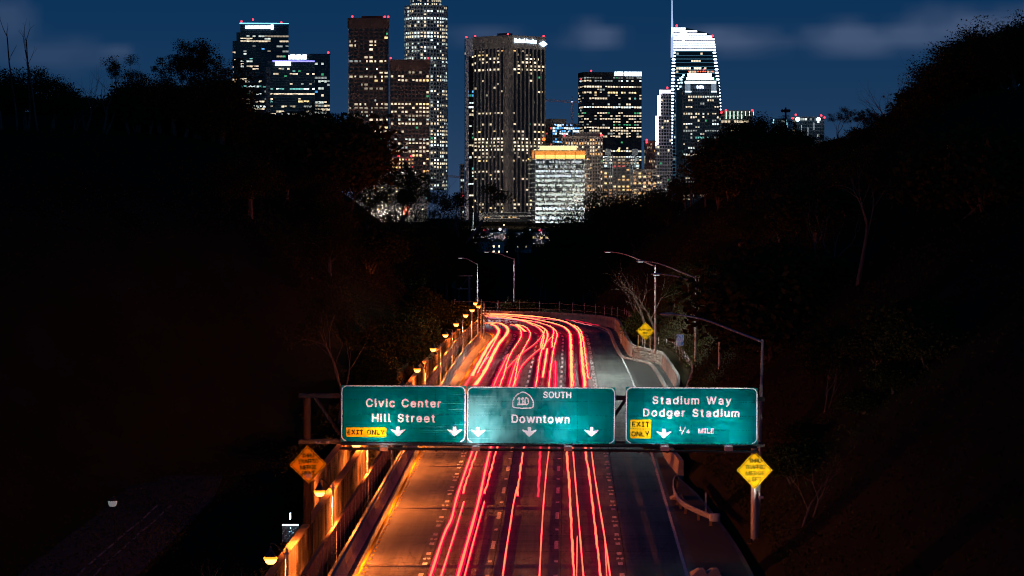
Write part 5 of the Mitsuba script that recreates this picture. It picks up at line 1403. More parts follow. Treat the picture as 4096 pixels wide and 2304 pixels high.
# --- low slab office with the orange crown and projecting floor plates
Y = 3000; s = scale_at(Y)
t = Tower('slab_office', 'glass office block with projecting floor slabs, white lit floors and glowing orange crown', 'pale_stone')
x0, x1 = at(2142, 700, Y)[0], at(2338, 700, Y)[0]; xl = at(2114, 700, Y)[0]
zt, zb = at(2240, 638, Y)[2], at(2240, 898, Y)[2]
t.box(bx(x0 - 3, x1 + .5, Y, Y + 40, zb - 8, zt), 1)
nf = 14; fh = (zt - zb) / nf
g = np.random.default_rng(21)
for j in range(nf):
    z = zt - j * fh
    part(t.k, 'floor_slab', bx(x0 - 7, x1 + 4.6, Y - 4.2, Y + 44, z - .35, z + .1), 'pale_stone')
    zlo, zhi = z - fh + .5, z - 1.15
    bright = [.55, .5, .75, .85, .6, .8, .35, .9, .6, .95, 1.25, .85, 1.25, 1.3][j]
    for b in range(5):
        for q in range(8):
            if g.random() < .10 + (.3 if bright < .6 else 0): continue
            u0 = x0 + (x1 - x0) * (b + q / 8) / 5
            w = (x1 - x0) / 40
            c = np.array([1.05, 1.3, 1.42]) * bright * (.35 + 1.0 * g.random()) + np.array([.12, .03, -.04]) * g.random()
            t.n += 0
            hi = zhi - (0 if g.random() < .6 else g.random() * .8)
            lo = zlo + (0 if bright > 1 else g.random() * 1.0)
            m = bx(u0 + .05, u0 + w - .05, Y - .12, Y - .04, lo, hi)
            if j < 4 or bright > 1: part(t.k, 'window', m, 'lens', emit=c)
            else: t.extra.setdefault('c' if bright > .7 else 'k' if g.random() < .3 else 'c', []).append(m)
    for b in range(6):
        u = x0 + (x1 - x0) * b / 5
        t.box(bx(u - .22, u + .22, Y - .5, Y + .1, z - fh, z - .4))
# crown: lantern behind louvres
zc0, zc1 = at(2240, 635, Y)[2], at(2240, 601, Y)[2]
xa, xb = at(2126, 600, Y)[0], at(2341, 600, Y)[0]
for b in range(5):
    u0 = at(2140, 600, Y)[0] + (xb - at(2140, 600, Y)[0]) * b / 5; u1 = u0 + (xb - at(2140, 600, Y)[0]) / 5
    part(t.k, 'crown_lantern', bx(u0 + .25, u1 - .25, Y - 1, Y - .8, zc0, zc0 + (zc1 - zc0) * .45), 'lens', emit=(2.2, 1.15, .3))
    part(t.k, 'crown_lantern', bx(u0 + .25, u1 - .25, Y - 1, Y - .8, zc0 + (zc1 - zc0) * .45, zc1 - .8), 'lens', emit=(1.1, .36, .05))
    for i in range(9):
        z = zc0 + (zc1 - zc0) * (i + .5) / 9
        part(t.k, 'louvre', bx(u0 + .2, u1 - .2, Y - 1.5, Y - 1.2, z, z + .16), 'terracotta')
part(t.k, 'crown_frame', cat([bx(xa, xb + .5, Y - .7, Y + 30, zc0, zc1), bx(xa - .5, xb + .8, Y - 1.7, Y + 30, zc1 - .75, zc1)]), 'terracotta')
part(t.k, 'crown_lantern', bx(xa + .6, at(2139, 600, Y)[0] - .6, Y - 1, Y - .75, zc0 + .2, zc1 - 1), 'lens', emit=(.75, .24, .05))
part(t.k, 'penthouse', bx(at(2157, 590, Y)[0], at(2308, 590, Y)[0], Y + 5, Y + 25, zc1, at(2200, 581, Y)[2]), 'pale_stone')
for b in range(6):
    u0 = at(2158, 590, Y)[0] + b * 5.75
    part(t.k, 'penthouse_panel', bx(u0, u0 + 5.6, Y + 4.8, Y + 4.97, zc1 + .1, at(2200, 583, Y)[2]), 'lens', emit=(1.6, 1.25 - .06 * (b % 3), .5))
for px in (2114, 2351): part(t.k, 'corner_lamp', sphere(at(px, 636, Y - 4), .7, 1), 'lens', emit=(2.6, 1.1, .25))
t.beacon(at(2175, 557, Y + 6), 1.6, (3, .35, .05)); part(t.k, 'antenna', tube([at(2175, 583, Y + 6), at(2175, 555, Y + 6)], .25, 5), 'dark_steel')
t.done()
# --- older block with floodlit stepped pylons
Y = 3300; s = scale_at(Y)
t = tower2('apartment_building', 'dark block with warm orange windows between two floodlit stepped pylons', 2410, 2413, 2628, 676, 830, Y, 87, 'grey_stone', 'dark_glass', (0, 11), 11, (None, lit_rule(22, .5, 'oOoy', None, .2)), crown=8, pier=.45, spand=.42, proud=.4)
C, dl, dr_, WL, WR, zt, zb = t.frame
mid = bx(at(2450, 600, Y)[0], at(2520, 600, Y)[0], Y - 2.5, Y + 20, zb, at(2480, 630, Y)[2]); t.box(mid, 1)
t.face((at(2450, 600, Y)[0], Y - 2.5, 0), (1, 0, 0), (0, -1, 0), 70 * s, zb, at(2480, 630, Y)[2], 4, 15, lit_rule(23, .6, 'ooOy', {0: (.3, 'd'), 1: (.5, 'O'), 2: (.5, 'r')}, .2), pier=.4, spand=.42, proud=.4)
for cxp, sg in ((2432, 1), (2540, -1)):
    for (a, b, y0, y1, o) in ((-12, 12, 596, 619, 3.5), (-3, 5, 596, 668, 3.2), (-15, -1, 628, 645, 3.4), (-17, 5, 657, 670, 3.8), (8, 11, 619, 750, 3), (16, 19, 619, 750, 3)):
        l, r = (cxp + a, cxp + b) if sg > 0 else (cxp - b, cxp - a)
        part(t.k, 'pylon', bx(at(l, 600, Y)[0], at(r, 600, Y)[0], Y - o, Y - .2, at(l, y1, Y)[2], at(l, y0, Y)[2]), 'pale_stone')
    xo = at(cxp - sg * 12, 600, Y)
    part(t.k, 'floodlight', sphere(at(cxp - sg * 10, 664, Y - 6), 1.1, 1), 'lens', emit=(1.6, 2.0, 2.1))
    point(f'{t.k}_flood_{cxp}', at(cxp - sg * 8, 661, Y - 9), [38, 52, 56], .3)
part(t.k, 'lamp', sphere(at(2475, 601, Y + 30), 1.3, 2), 'lens', emit=(4, 1.9, .3)); part(t.k, 'lamp_mast', tube([at(2475, 601, Y + 30) - [0, 0, 1], at(2475, 640, Y + 30)], .3, 5), 'dark_steel')
t.done()
t = tower2('office_tower', 'small brown stepped tower with two red lamps behind the floodlit pylons', 2578, 2581, 2622, 562, 800, 3700, 85, 'brown_stone', 'dark_glass', (0, 6), 17, (None, lit_rule(24, .2, 'od')), crown=5, pier=.4, spand=.4, proud=.5)
for py in (560, 569): t.beacon(at(2587, py, 3696), 1.3)
t.done()
# --- white gridded tower with stepped edge made to glow
t = Tower('stepped_tower', 'white gridded tower with brilliantly lit stepped left edge', 'white_stone')
Y = 3900; s = scale_at(Y)
steps = [(2644, 2690, 353, 40), (2636, 2690, 378, 30), (2626, 2690, 461, 20), (2618, 2690, 580, 0)]
for l, r, y0, dy in steps:
    xa, xb, z1 = at(l, 400, Y)[0], at(r, 400, Y)[0], at(l, y0, Y)[2]
    z0 = at(l, 860, Y)[2]
    t.box(bx(xa, xb, Y + dy, Y + dy + 30, z0, z1), 1)
    nf = int((z1 - z0) / 3.9)
    t.face((xa, Y + dy, 0), (1, 0, 0), (0, -1, 0), xb - xa, z1 - nf * 3.9, z1, max(4, int((xb - xa) / 3.0)), nf, lit_rule(25 + dy, .13, 'wc', None, .3), pier=.26, spand=.3, proud=.5)
for l, r, y0, y1, dy in ((2644, 2652, 355, 372, 38), (2636, 2648, 379, 461, 28), (2626, 2636, 462, 578, 18), (2617, 2626, 576, 584, -3)):
    part(t.k, 'edge_glow', bx(at(l, 400, Y)[0] - .6, at(r, 400, Y)[0], Y + dy, Y + dy + .6, at(l, y1, Y)[2], at(l, y0, Y)[2]), 'lens', emit=(2.8, 2.5, 3.0))  # wall edge emits, standing for floodlight on the white wall
part(t.k, 'edge_glow', bx(at(2655, 400, Y)[0], at(2690, 400, Y)[0], Y + 38, Y + 38.6, at(2655, 368, Y)[2], at(2655, 356, Y)[2]), 'lens', emit=(1.4, 1.35, 1.6))
t.beacon(at(2669, 351, Y + 36), 1.3); t.done()
# --- sail-topped glass tower with light bands and mast
Y = 4100; s = scale_at(Y)
t = Tower('sail_tower', 'tallest blue glass tower with curved crown of white light bands and a mast', 'blue_metal_wall', 'blue_glass')
XL = lambda y: 2690 - (y - 105) * .031 if y > 200 else 2690.0
XR = lambda y: float(np.interp(y, [105, 118, 130, 140, 149, 200, 300, 400, 760], [2715, 2775, 2822, 2845, 2858, 2865, 2878, 2886, 2896]))
outl = [(XL(y), y) for y in (760, 600, 400, 205, 108)] + [(XR(y), y) for y in (106, 112, 118, 124, 130, 136, 142, 149, 175, 200, 250, 300, 400, 600, 760)]
P2 = [(at(x, y, Y)[0], at(x, y, Y)[2]) for x, y in outl]
m = trimesh.creation.extrude_polygon(Polygon(P2), 38, engine='earcut')
v = np.array(m.vertices); t.glass.append((np.stack([v[:, 0], Y + v[:, 2], v[:, 1]], 1), np.array(m.faces)[:, ::-1]))
for i, y in enumerate(np.arange(111, 196, 10.6)):
    xr = XR(y) - 1
    part(t.k, 'crown_light', bx(at(2692, y, Y)[0], at(xr, y, Y)[0], Y - 1.0, Y - .4, at(2692, y + 7, Y)[2], at(2692, y, Y)[2]), 'lens', emit=(2.3, 2.6, 3.3))
    t.box(bx(at(2691, y, Y)[0], at(xr, y, Y)[0], Y - 1.3, Y - .003, at(2692, y + 9.9, Y)[2], at(2692, y + 7.6, Y)[2]))
c = at(2734, 143, Y - 2)
m = trimesh.creation.cylinder(18.5 * s, .8, sections=28); m.apply_transform(trimesh.transformations.rotation_matrix(math.pi / 2, [1, 0, 0])); m.apply_translation(c)
part(t.k, 'emblem_disc', (np.array(m.vertices), np.array(m.faces)), 'lens', emit=(3.2, 3.2, 3.4))
for y in np.arange(207, 758, 13.4):
    x = XL(y)
    w = 16 if y > 330 else 17
    part(t.k, 'edge_light', loft([[at(x + .6, y + 4, Y - o), at(x + 3.5, y, Y - o), at(x + w - 3, y, Y - o), at(x + w, y + 4, Y - o), at(x + w - 3, y + 7.4, Y - o), at(x + 3.5, y + 7.4, Y - o)] for o in (.5, 1.1)]), 'lens', emit=(2.0, 2.6, 3.6))
    if y < 470:
        xr = XR(y); ww = 16 if y < 320 else 8
        part(t.k, 'edge_light', loft([[at(xr - ww, y + 4, Y - o), at(xr - ww + 2.5, y, Y - o), at(xr - 3, y, Y - o), at(xr - .6, y + 4, Y - o), at(xr - 3, y + 7, Y - o), at(xr - ww + 2.5, y + 7, Y - o)] for o in (.5, 1.1)]), 'lens', emit=(2.0, 2.5, 3.3))
for y in np.arange(206, 740, 14.5): part(t.k, 'light_band', bx(at(XL(y) + 18, y, Y)[0], at(XR(y) - 17, y, Y)[0], Y - .45, Y - .003, at(2700, y + 1.9, Y)[2], at(2700, y, Y)[2]), 'lens', emit=(.05, .17, .27))
rl_ = lit_rule(60, .10, 'wck', {2: (.3, 'kw'), 3: (.0, 'C'), 4: (.75, 'W'), 5: (.3, 'kw'), 11: (.2, 'C'), 12: (.25, 'C')}, .5)
for j, y in enumerate(np.arange(209, 735, 14.5)):
    for i in range(15):
        xa = XL(y) + 19 + i * (XR(y) - 36 - XL(y)) / 15
        cc = rl_(i, j)
        if cc: t.pane(bx(at(xa, y, Y)[0] + .15, at(xa + 9, y, Y)[0], Y - .2, Y - .03, at(xa, y + 10, Y)[2], at(xa, y + 2, Y)[2]), cc)
part(t.k, 'crown_screen', bx(at(2790, y, Y)[0], at(2822, y, Y)[0], Y - .3, Y - .05, at(2700, 202, Y)[2], at(2700, 195, Y)[2]), 'lens', emit=(.05, .75, .6))
part(t.k, 'mast', tube([at(2689, 230, Y - 3), at(2689, 150, Y - 3), at(2688.5, 105, Y - 3), at(2688, -40, Y - 3)], [1.9, 1.7, 1.3, .55], 8), 'lens', emit=(.42, .55, .85))
part(t.k, 'mast_base', bx(at(2684, 150, Y)[0], at(2692, 150, Y)[0], Y - 4.4, Y - 2, at(2684, 150, Y)[2], at(2684, 111, Y)[2]), 'lens', emit=(1.6, 1.8, 2.6))
t.beacon(at(2707, 103, Y - 2), 1.6); t.beacon(at(2850, 144, Y - 2), 1.6)
t.done()
# --- stepped office tower with the white crown before it
t = tower2('office_tower', 'blue-grey granite tower with brilliantly lit stepped crown before the tallest glass tower', 2722, 2732, 2877, 342, 800, 3920, 82, 'blue_metal_wall', 'blue_glass', (2, 15), 33, (lit_rule(61, .1, 'w'), lit_rule(62, .16, 'wckw', {0: (0, 'w'), 1: (0, 'w'), 2: (.6, 'wc'), 3: (.5, 'w'), 5: (.3, 'w'), 8: (.4, 'W'), 10: (.5, 'Cw'), 12: (.5, 'k'), 14: (.4, 'kt'), 17: (.4, 'c'), 19: (.35, 'cw'), 21: (.3, 'k'), 24: (.4, 'w'), 28: (.45, 'w'), 31: (.5, 'W'), 32: (.5, 'W')}, .5)), crown=8, pier=.3, spand=.4, proud=.5)
Y = 3920
for l, r, y0, y1, o in ((2751, 2852, 289, 304, 16), (2744, 2860, 306, 318, 11), (2738, 2868, 322, 333, 6)):
    t.box(bx(at(l, 300, Y)[0], at(r, 300, Y)[0], Y + o, Y + o + 20, at(l, y1 + 12, Y)[2], at(l, y0, Y)[2]))
    nb = 9
    for i in range(nb):
        xa, xb = l + 2 + (r - l - 4) * i / nb, l + 2 + (r - l - 4) * (i + 1) / nb
        part(t.k, 'crown_light', bx(at(xa, 300, Y)[0] + .06, at(xb, 300, Y)[0] - .06, Y + o - .5, Y + o - .1, at(l, y1, Y)[2], at(l, y0 + 1, Y)[2]), 'lens', emit=(2.0, 2.5, 2.6))  # floodlight on the crown panels and ribs put in as emission
for l, r in ((2741, 2763), (2845, 2865)):
    for i in range(6): part(t.k, 'crown_rib', bx(at(l + i * 3.6, 340, Y)[0], at(l + i * 3.6 + 1.2, 340, Y)[0], Y - 1.4, Y - .7, at(l, 364, Y)[2], at(l, 335, Y)[2]), 'lens', emit=(.45, .6, .75))
    part(t.k, 'crown_light', bx(at(l - 1, 366, Y)[0], at(r + 2, 366, Y)[0], Y - 1.6, Y - .7, at(l, 369, Y)[2], at(l, 364, Y)[2]), 'lens', emit=(1.9, 2.3, 2.5))
for i, w in enumerate((5, 4, 5, 6, 4)): part(t.k, 'sign_block', bx(at(2787 + i * 5.8, 345, Y)[0], at(2787 + i * 5.8 + 5, 345, Y)[0], Y - 1.4, Y - .8, at(2787, 354 - (i % 2), Y)[2], at(2787, 342 + (i % 3 == 1) * 2, Y)[2]), 'lens', emit=(2.2, 2.5, 3.2))
for px in (2756, 2776, 2792, 2802, 2812, 2821, 2830, 2848): t.beacon(at(px, 286, Y + 14), .8, (2.6, .3, .12))
t.beacon(at(2815, 278, Y + 14), 1.0)
for i, (px, py) in enumerate(((2713, 320), (2722, 313), (2730, 308), (2716, 332), (2727, 330), (2708, 344), (2722, 346), (2713, 356), (2726, 318), (2735, 300))):
    part(t.k, 'side_light', bx(at(px - 4, py, Y)[0], at(px + 4, py, Y)[0], Y + 3, Y + 4, at(px, py + 3, Y)[2], at(px, py - 3, Y)[2]), 'lens', emit=(1.4, 2.2, 2.5))
t.box(bx(at(2706, 300, Y)[0], at(2740, 300, Y)[0], Y + 4.1, Y + 26, at(2706, 800, Y)[2], at(2706, 308, Y)[2]), 1)
t.done()
# --- far right blocks
t = tower2('office_tower', 'pale office block with vertical green-white light strips right of the tallest tower', 2878, 2884, 3011, 441, 720, 4050, 84, 'grey_stone', 'dark_glass', (0, 10), 17, (None, lit_rule(63, .25, 'wyg', {0: (0, 'w'), 1: (0, 'w'), 2: (.6, 'w'), 3: (.0, 'k'), 4: (.4, 'y')}, .5)), crown=2, pier=.2, spand=.35, proud=.5)
for i in range(8): part(t.k, 'light_strip', bx(at(2903 + i * 15.5, 450, 4050)[0], at(2906 + i * 15.5, 450, 4050)[0], 4047.5, 4048.2, at(2903, 476 - (i > 4) * 12, 4048)[2], at(2903, 445, 4048)[2]), 'lens', emit=(1.1, 1.6, 1.3))
for px in (2904, 3009): t.beacon(at(px, 441, 4046), 1.4)
t.beacon(at(2886, 450, 4046), 1.4); t.done()
t = tower2('office_tower', 'dark far-right block with two dazzling rooftop lamps', 3176, 3180, 3298, 466, 640, 3800, 86, 'blue_metal_wall', 'blue_glass', (0, 12), 13, (None, lit_rule(64, .06, 'kc')), crown=2, pier=.1, spand=.3, proud=.4)
for px, r in ((3191, 2.6), (3274, 2.4)): part(t.k, 'roof_lamp', sphere(at(px, 477, 3795), r, 2), 'lens', emit=(2.6, 3.4, 3.6))
for px, py in ((3183, 459), (3170, 473), (3285, 462), (3298, 470)): t.beacon(at(px, py, 3796), 1.2)
for px, y0, y1 in ((3206, 500, 530), (3231, 510, 545), (3255, 490, 520)): part(t.k, 'light_strip', bx(at(px, 500, 3798)[0], at(px + 1.6, 500, 3798)[0], 3797, 3798, at(px, y1, 3798)[2], at(px, y0, 3798)[2]), 'lens', emit=(.55, .65, .75))
t.done()
t = Tower('glass_tower', 'dark glass tower outlined by a slanting dashed light strip on the far right', 'blue_metal_wall', 'blue_glass')
Y = 4000
t.box(bx(at(3090, 480, Y)[0], at(3146, 480, Y)[0], Y, Y + 30, at(3090, 640, Y)[2], at(3090, 474, Y)[2]), 1)
for i in range(9): part(t.k, 'edge_light', bx(at(3143 + i * 2.0, 480, Y)[0], at(3147 + i * 2.0, 480, Y)[0], Y - 2, Y - 1.2, at(3143, 477 + i * 13 + 9, Y)[2], at(3143, 477 + i * 13, Y)[2]), 'lens', emit=(.5, 1.3, 1.5))
for i in range(2): part(t.k, 'edge_light', bx(at(3092 - i * 2.0, 480, Y)[0], at(3096 - i * 2.0, 480, Y)[0], Y - 2, Y - 1.2, at(3143, 477 + i * 11 + 8, Y)[2], at(3143, 477 + i * 11, Y)[2]), 'lens', emit=(.5, 1.3, 1.5))
t.face((at(3092, 480, Y)[0], Y, 0), (1, 0, 0), (0, -1, 0), 50 * scale_at(Y), at(3090, 640, Y)[2], at(3090, 478, Y)[2], 6, 14, lit_rule(65, .1, 'kr'), pier=.1, spand=.3, proud=.4)
t.done()
k = thing('floodlight_pole', 'unlit dark floodlight pole with cross arms on the right skyline', 'floodlight')
Y = 400
b = at(3143, 560, Y); tp = at(3143, 430, Y); b[2] = terrain(b[0], Y) - .5
part(k, 'pole', tube([b, tp], [.16, .10], 8), 'dark_steel')
for py, w in ((440, 20), (462, 15)): part(k, 'cross_arm', bx(at(3143 - w, py, Y)[0], at(3143 + w, py, Y)[0], Y - .08, Y + .08, at(0, py + 3, Y)[2], at(0, py, Y)[2]), 'dark_steel')
for dx in (-14, -4, 6, 13): part(k, 'lamp_head', lathe(at(3143 + dx, 440, Y - .1), [(.05, -.3), (.16, -.2), (.16, .0), (.05, .1)], 8), 'dark_steel')
# --- low blocks on the left
t = tower2('apartment_building', 'cream apartment block with red-lit penthouse and red lamps before the brown towers', 1410, 1413, 1656, 626, 780, 3100, 87, 'grey_stone', 'dark_glass', (0, 19), 10, (None, lit_rule(66, .38, 'woOyr', None, .4)), crown=2, pier=.42, spand=.42, proud=.6)
Y = 3100
for a, b, y0 in ((1410, 1485, 605), (1485, 1525, 611)): part(t.k, 'penthouse', bx(at(a, 600, Y)[0], at(b, 600, Y)[0], Y + 6, Y + 18, at(a, 626, Y)[2], at(a, y0, Y)[2]), 'stucco')
for px, py in ((1412, 617), (1456, 622), (1462, 622), (1493, 623), (1544, 625), (1595, 625), (1645, 624), (1450, 672), (1552, 677)):
    t.beacon(at(px, py, Y - 2), 1.15)
point(t.k + '_red_a', at(1440, 621, Y + 1), [70, 1.2, 8], .3)
point(t.k + '_red_b', at(1480, 621, Y + 1), [50, 1.0, 6], .3)
t.done()
t = tower2('apartment_building', 'white apartment block with dark square windows behind the first eucalyptus trees', 1415, 1418, 1711, 694, 840, 2950, 87, 'stucco', 'dark_glass', (0, 20), 10, (None, lit_rule(67, .22, 'wWoy', {4: (.4, 'W'), 8: (.5, 'Wc')}, .2)), crown=4, pier=.5, spand=.5, proud=.5)
for px in (1529, 1559, 1610, 1661): part(t.k, 'roof_lamp', sphere(at(px, 690, 2948), .9, 1), 'lens', emit=(2.6, 2.3, 1.8))
C, dl, dr_, WL, WR, zt, zb = t.frame
t.done()
k = thing('lit_screen', 'red and white lit screen low between the trees below the white apartment block', 'screen')
for i in range(3):
    for j in range(4): part(k, 'panel', bx(at(1611 + i * 9, 840, 2900)[0], at(1619 + i * 9, 840, 2900)[0], 2900, 2900.4, at(0, 858 - j * 8, 2900)[2], at(0, 851 - j * 8, 2900)[2]), 'lens', emit=[(2.2, .9, .6), (2, .3, .15), (1.6, .1, .05)][(i + j) % 3])
part(k, 'frame', bx(at(1608, 840, 2901)[0], at(1641, 840, 2901)[0], 2900.6, 2901.2, at(0, 862, 2901)[2], at(0, 826, 2901)[2]), 'dark_steel')
for i, (px, py, c, s_) in enumerate(((1387, 646, (4, .12, .05), 'big red beacon lamp on a mast at the left edge of the brown tower'), (1378, 670, (3, 2.5, 2.2), 'white floodlight under the red beacon lamp beside the oak'), (1630, 792, (1.8, 2.4, 3), 'bluish white floodlight before the white apartment block'))):
    k = thing('mast_lamp', s_, 'lamp')
    p = at(px, py, 2890)
    part(k, 'globe', sphere(p, [1.7, 1.9, 1.5][i], 2), 'lens', emit=c); part(k, 'mast', tube([[p[0], p[1], 10], p - [0, 0, 1.4]], .25, 6), 'dark_steel')
# --- podium, long low block and houses in the hollow
t = Tower('podium_building', 'low pale terrace building with lit strip at the foot of the granite tower', 'pale_stone')
Y = 3450
for l, r, y0, y1, o in ((1912, 2125, 862, 866, 0), (1915, 2080, 872, 876, 2), (1982, 2020, 889, 893, -5), (1930, 2125, 850, 854, 10)): t.box(bx(at(l, 870, Y)[0], at(r, 870, Y)[0], Y + o, Y + 30 + o, at(l, y1, Y)[2], at(l, y0, Y)[2]))
t.box(bx(at(1915, 870, Y)[0], at(2110, 870, Y)[0], Y + 6, Y + 40, at(0, 890, Y)[2], at(0, 852, Y)[2]), 1)
for px in (1938, 1950, 2004, 2034, 2050, 2059): t.pane(bx(at(px, 870, Y)[0], at(px + 7, 870, Y)[0], Y + 5.6, Y + 5.8, at(px, 872, Y)[2], at(px, 867, Y)[2]), 'o')
t.done()
k = thing('neon_sign', 'blue neon sign strip low right of the slab office', 'sign')
for i in range(7): part(k, 'tube', bx(at(2262 + i * 6, 912, 2500)[0], at(2267 + i * 6, 912, 2500)[0], 2500, 2500.3, at(0, 915, 2500)[2], at(0, 910.5, 2500)[2]), 'lens', emit=(.2, .35, 2.4) if i else (1.5, .9, 1.2))
t = Tower('terrace_building', 'long low cream building with arched yellow windows and dark posts in the hollow', 'stucco')
Y = 1500; s = scale_at(Y)
xa, xb = at(1877, 940, Y)[0], at(2205, 940, Y)[0]; z1, z0 = at(0, 934, Y)[2], at(0, 985, Y)[2]
t.box(bx(xa, xb, Y, Y + 12, z0, z1))
part(t.k, 'roof', bx(xa - .4, xb + .4, Y - .8, Y + 12.5, z1 + .003, z1 + .5), 'pale_stone')
for i in range(24): part(t.k, 'post', bx(xa + i * 1.6, xa + i * 1.6 + .18, Y - .2, Y - .003, z0, z1 - .02), 'clay_roof')
for px, w in ((1891, 5), (2031, 4), (2131, 6), (2139, 4), (2160, 12), (2180, 5), (2187, 4), (2236, 4)):
    t.pane(bx(at(px, 940, Y)[0], at(px + w, 940, Y)[0], Y - .12, Y - .02, at(0, 955, Y)[2], at(0, 945, Y)[2]), 'y')
for px in (1935, 2010, 2160): t.box(bx(at(px, 920, Y)[0], at(px + 22, 920, Y)[0], Y + 4, Y + 8, z1, at(0, 914, Y)[2]))
for px in (1935, 2158): t.beacon(at(px, 921, Y + 3), .35)
t.done()
t = Tower('house', 'pale stucco house with orange-lit gable and white windows in the hollow', 'stucco')
Y = 1100; s = scale_at(Y)
xa, xb = at(1968, 960, Y)[0], at(2016, 960, Y)[0]; z0, z1 = at(0, 1060, Y)[2], at(0, 967, Y)[2]
t.box(bx(xa, xb, Y, Y + 10, z0, z1))
gx = (xa + xb) / 2
part(t.k, 'roof', loft([[(xa - .3, y, z1), (xb + .3, y, z1), (gx, y, z1 + 1.1)] for y in (Y - .4, Y + 10)]), 'terracotta')
for px, py, w, h in ((1971, 981, 9, 10), (1994, 980, 6, 10), (1970, 1003, 10, 10), (1993, 1003, 6, 9)): t.pane(bx(at(px, py, Y)[0], at(px + w, py, Y)[0], Y - .1, Y - .02, at(0, py + h, Y)[2], at(0, py, Y)[2]), 'W')
t.done()
t = Tower('house', 'dark tiled-roof house with a pair of pinkish windows left of the gabled one', 'stucco')
Y = 1130
xa, xb = at(1886, 960, Y)[0], at(1966, 960, Y)[0]; z0, z1 = at(0, 1040, Y)[2], at(0, 966, Y)[2]
t.box(bx(xa, xb, Y, Y + 9, z0, z1)); part(t.k, 'roof', loft([[(xa - .4, y0, z1), (xb + .3, y0, z1), (xb - 1, y1, z1 + 1.0), (xa + 1, y1, z1 + 1.0)] for y0, y1 in ((Y - .5, Y + 3), (Y + 9, Y + 6))]), 'clay_roof')
for px in (1896, 1903): t.pane(bx(at(px, 970, Y)[0], at(px + 4, 970, Y)[0], Y - .1, Y - .02, at(0, 974, Y)[2], at(0, 968, Y)[2]), 'w')
t.done()
t = Tower('house', 'small house with peach side wall and white windows right of the gabled one', 'stucco')
Y = 1120
xa, xb = at(2060, 960, Y)[0], at(2125, 960, Y)[0]; z0, z1 = at(0, 1040, Y)[2], at(0, 957, Y)[2]
t.box(bx(xa, xb, Y, Y + 9, z0, z1)); part(t.k, 'roof', loft([[(xa - .4, y0, z1), (xb + .3, y0, z1), (xb - 1, y1, z1 + .8), (xa + 1, y1, z1 + .8)] for y0, y1 in ((Y - .5, Y + 3), (Y + 9, Y + 6))]), 'clay_roof')
for px, py in ((2068, 982), (2101, 982), (2068, 1004), (2010 + 16, 1004)): t.pane(bx(at(px, py, Y)[0], at(px + 6, py, Y)[0], Y - .1, Y - .02, at(0, py + 9, Y)[2], at(0, py, Y)[2]), 'w')
t.done()
for i, (px, py, Y, c) in enumerate(((1900, 918, 1900, (2.4, 2.8, 3)), (1951, 917, 1950, (1.6, 2.6, 2.8)), (2000, 917, 1980, (2.6, 2.4, 2.9)), (2121, 919, 1900, (1.2, 2, 2.2)), (1887, 919, 1920, (2, 2.2, 2)), (2016, 900, 2000, (2.4, 2.2, 1.2)), (1970, 917, 1960, (.6, 1.2, 1.1)))):
    k = thing('city_lamp', 'bright white street lamp low on the horizon below the granite tower', 'street lamp', 'street lamps below the granite tower')
    p = at(px, py, Y)
    part(k, 'globe', sphere(p, [.75, .6, .8, .45, .4, .4, .3][i] * Y / 1900, 1), 'lens', emit=c); part(k, 'pole', tube([[p[0], p[1], float(terrain(p[0], p[1]))], p], .12, 5), 'dark_steel')
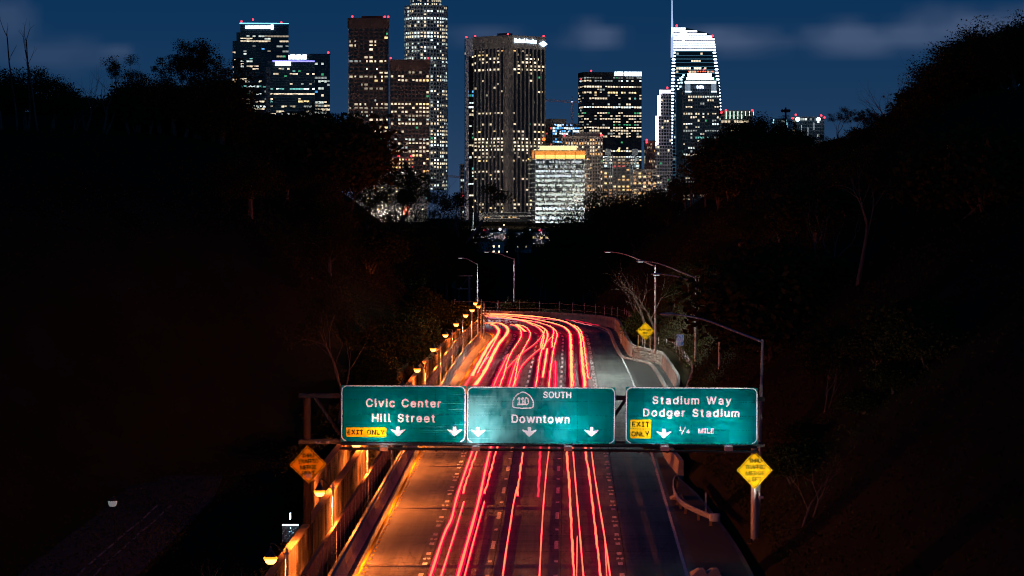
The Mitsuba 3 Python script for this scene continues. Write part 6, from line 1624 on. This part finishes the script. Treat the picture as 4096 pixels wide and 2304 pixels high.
for px, py, Y, pw, s_ in ((1948, 1066, 1050, 700, 'small white lamp added in front of the gabled house to light it'), (2052, 966, 1440, 3800, 'lamp added in front of the long low cream building to light it')):
    k = thing('added_yard_lamp', s_, 'lamp')  # lamps added to brighten the buildings in the hollow
    p = at(px, py, Y)
    part(k, 'globe', sphere(p, .28, 1), 'lens', emit=(2, 1.9, 1.7)); part(k, 'pole', tube([[p[0], p[1], float(terrain(p[0], p[1])) - .2], p - [0, 0, .28]], .06, 5), 'dark_steel')
    point(k + '_glow', p + [0, 0, .45], [pw, pw * .88, pw * .8], .3)
k = thing('flag_pole', 'tall thin white pole glowing as if floodlit before the slim dark tower', 'pole'); part(k, 'pole', tube([at(1893, 915, 2000), at(1893, 850, 2000)], [.35, .2], 6), 'lens', emit=(.45, .6, .62))  # floodlight on the pole put in as its own emission
# overhead sign frame seen edge-on beyond the lamps
k = thing('overhead_sign_frame', 'dim steel sign frame on a post left of the far lamps', 'sign gantry')
Y = 470
b = at(1877, 1225, Y)
part(k, 'post', tube([[b[0], Y, float(terrain(b[0], Y)) - .3], at(1877, 1105, Y)], .17, 8), 'galvanised')
for py in (1103, 1155): part(k, 'beam', obox(at(1830, py + 2, Y), at(1890, py + 2, Y) - at(1830, py + 2, Y), (0, .2, 0), (0, 0, .14)), 'galvanised')
part(k, 'brace', tube([at(1842, 1152, Y), at(1875, 1108, Y)], .05, 5), 'galvanised')
part(k, 'panel', bx(at(1805, 1130, Y)[0], at(1822, 1130, Y)[0], Y, Y + .05, at(0, 1152, Y)[2], at(0, 1126, Y)[2]), 'sign_green')
# unseen lamps added behind the ridge to brighten the tower facades
for i, (px, Y) in enumerate(((1000, 3500), (1180, 3450), (1440, 2420), (1530, 2400), (1600, 2440), (1690, 3200), (1480, 3150), (2470, 2900), (2560, 2950), (2660, 3300), (2780, 3400), (2860, 3350), (2950, 3500), (2450, 2500), (1640, 2450), (2540, 2500))):
    p = at(px, 838, Y); p[2] = 15 + 12
    k = thing('added_fill_lamp', 'tall lamp added unseen behind the wooded ridge to light the towers', 'street lamp', 'added lamps behind the wooded ridge')
    part(k, 'pole', tube([[p[0], p[1], float(terrain(p[0], p[1]))], p], .15, 5), 'galvanised')
    part(k, 'globe', sphere(p + [0, 0, .4], .5, 1), 'lens', emit=(4, 3.2, 2.2))
    point(k + '_glow', p + [0, 0, 1.2], [17000 * c for c in (1, .82, .66)], .5)
print('lit windows', LIT[0], 'entries', len(scene))
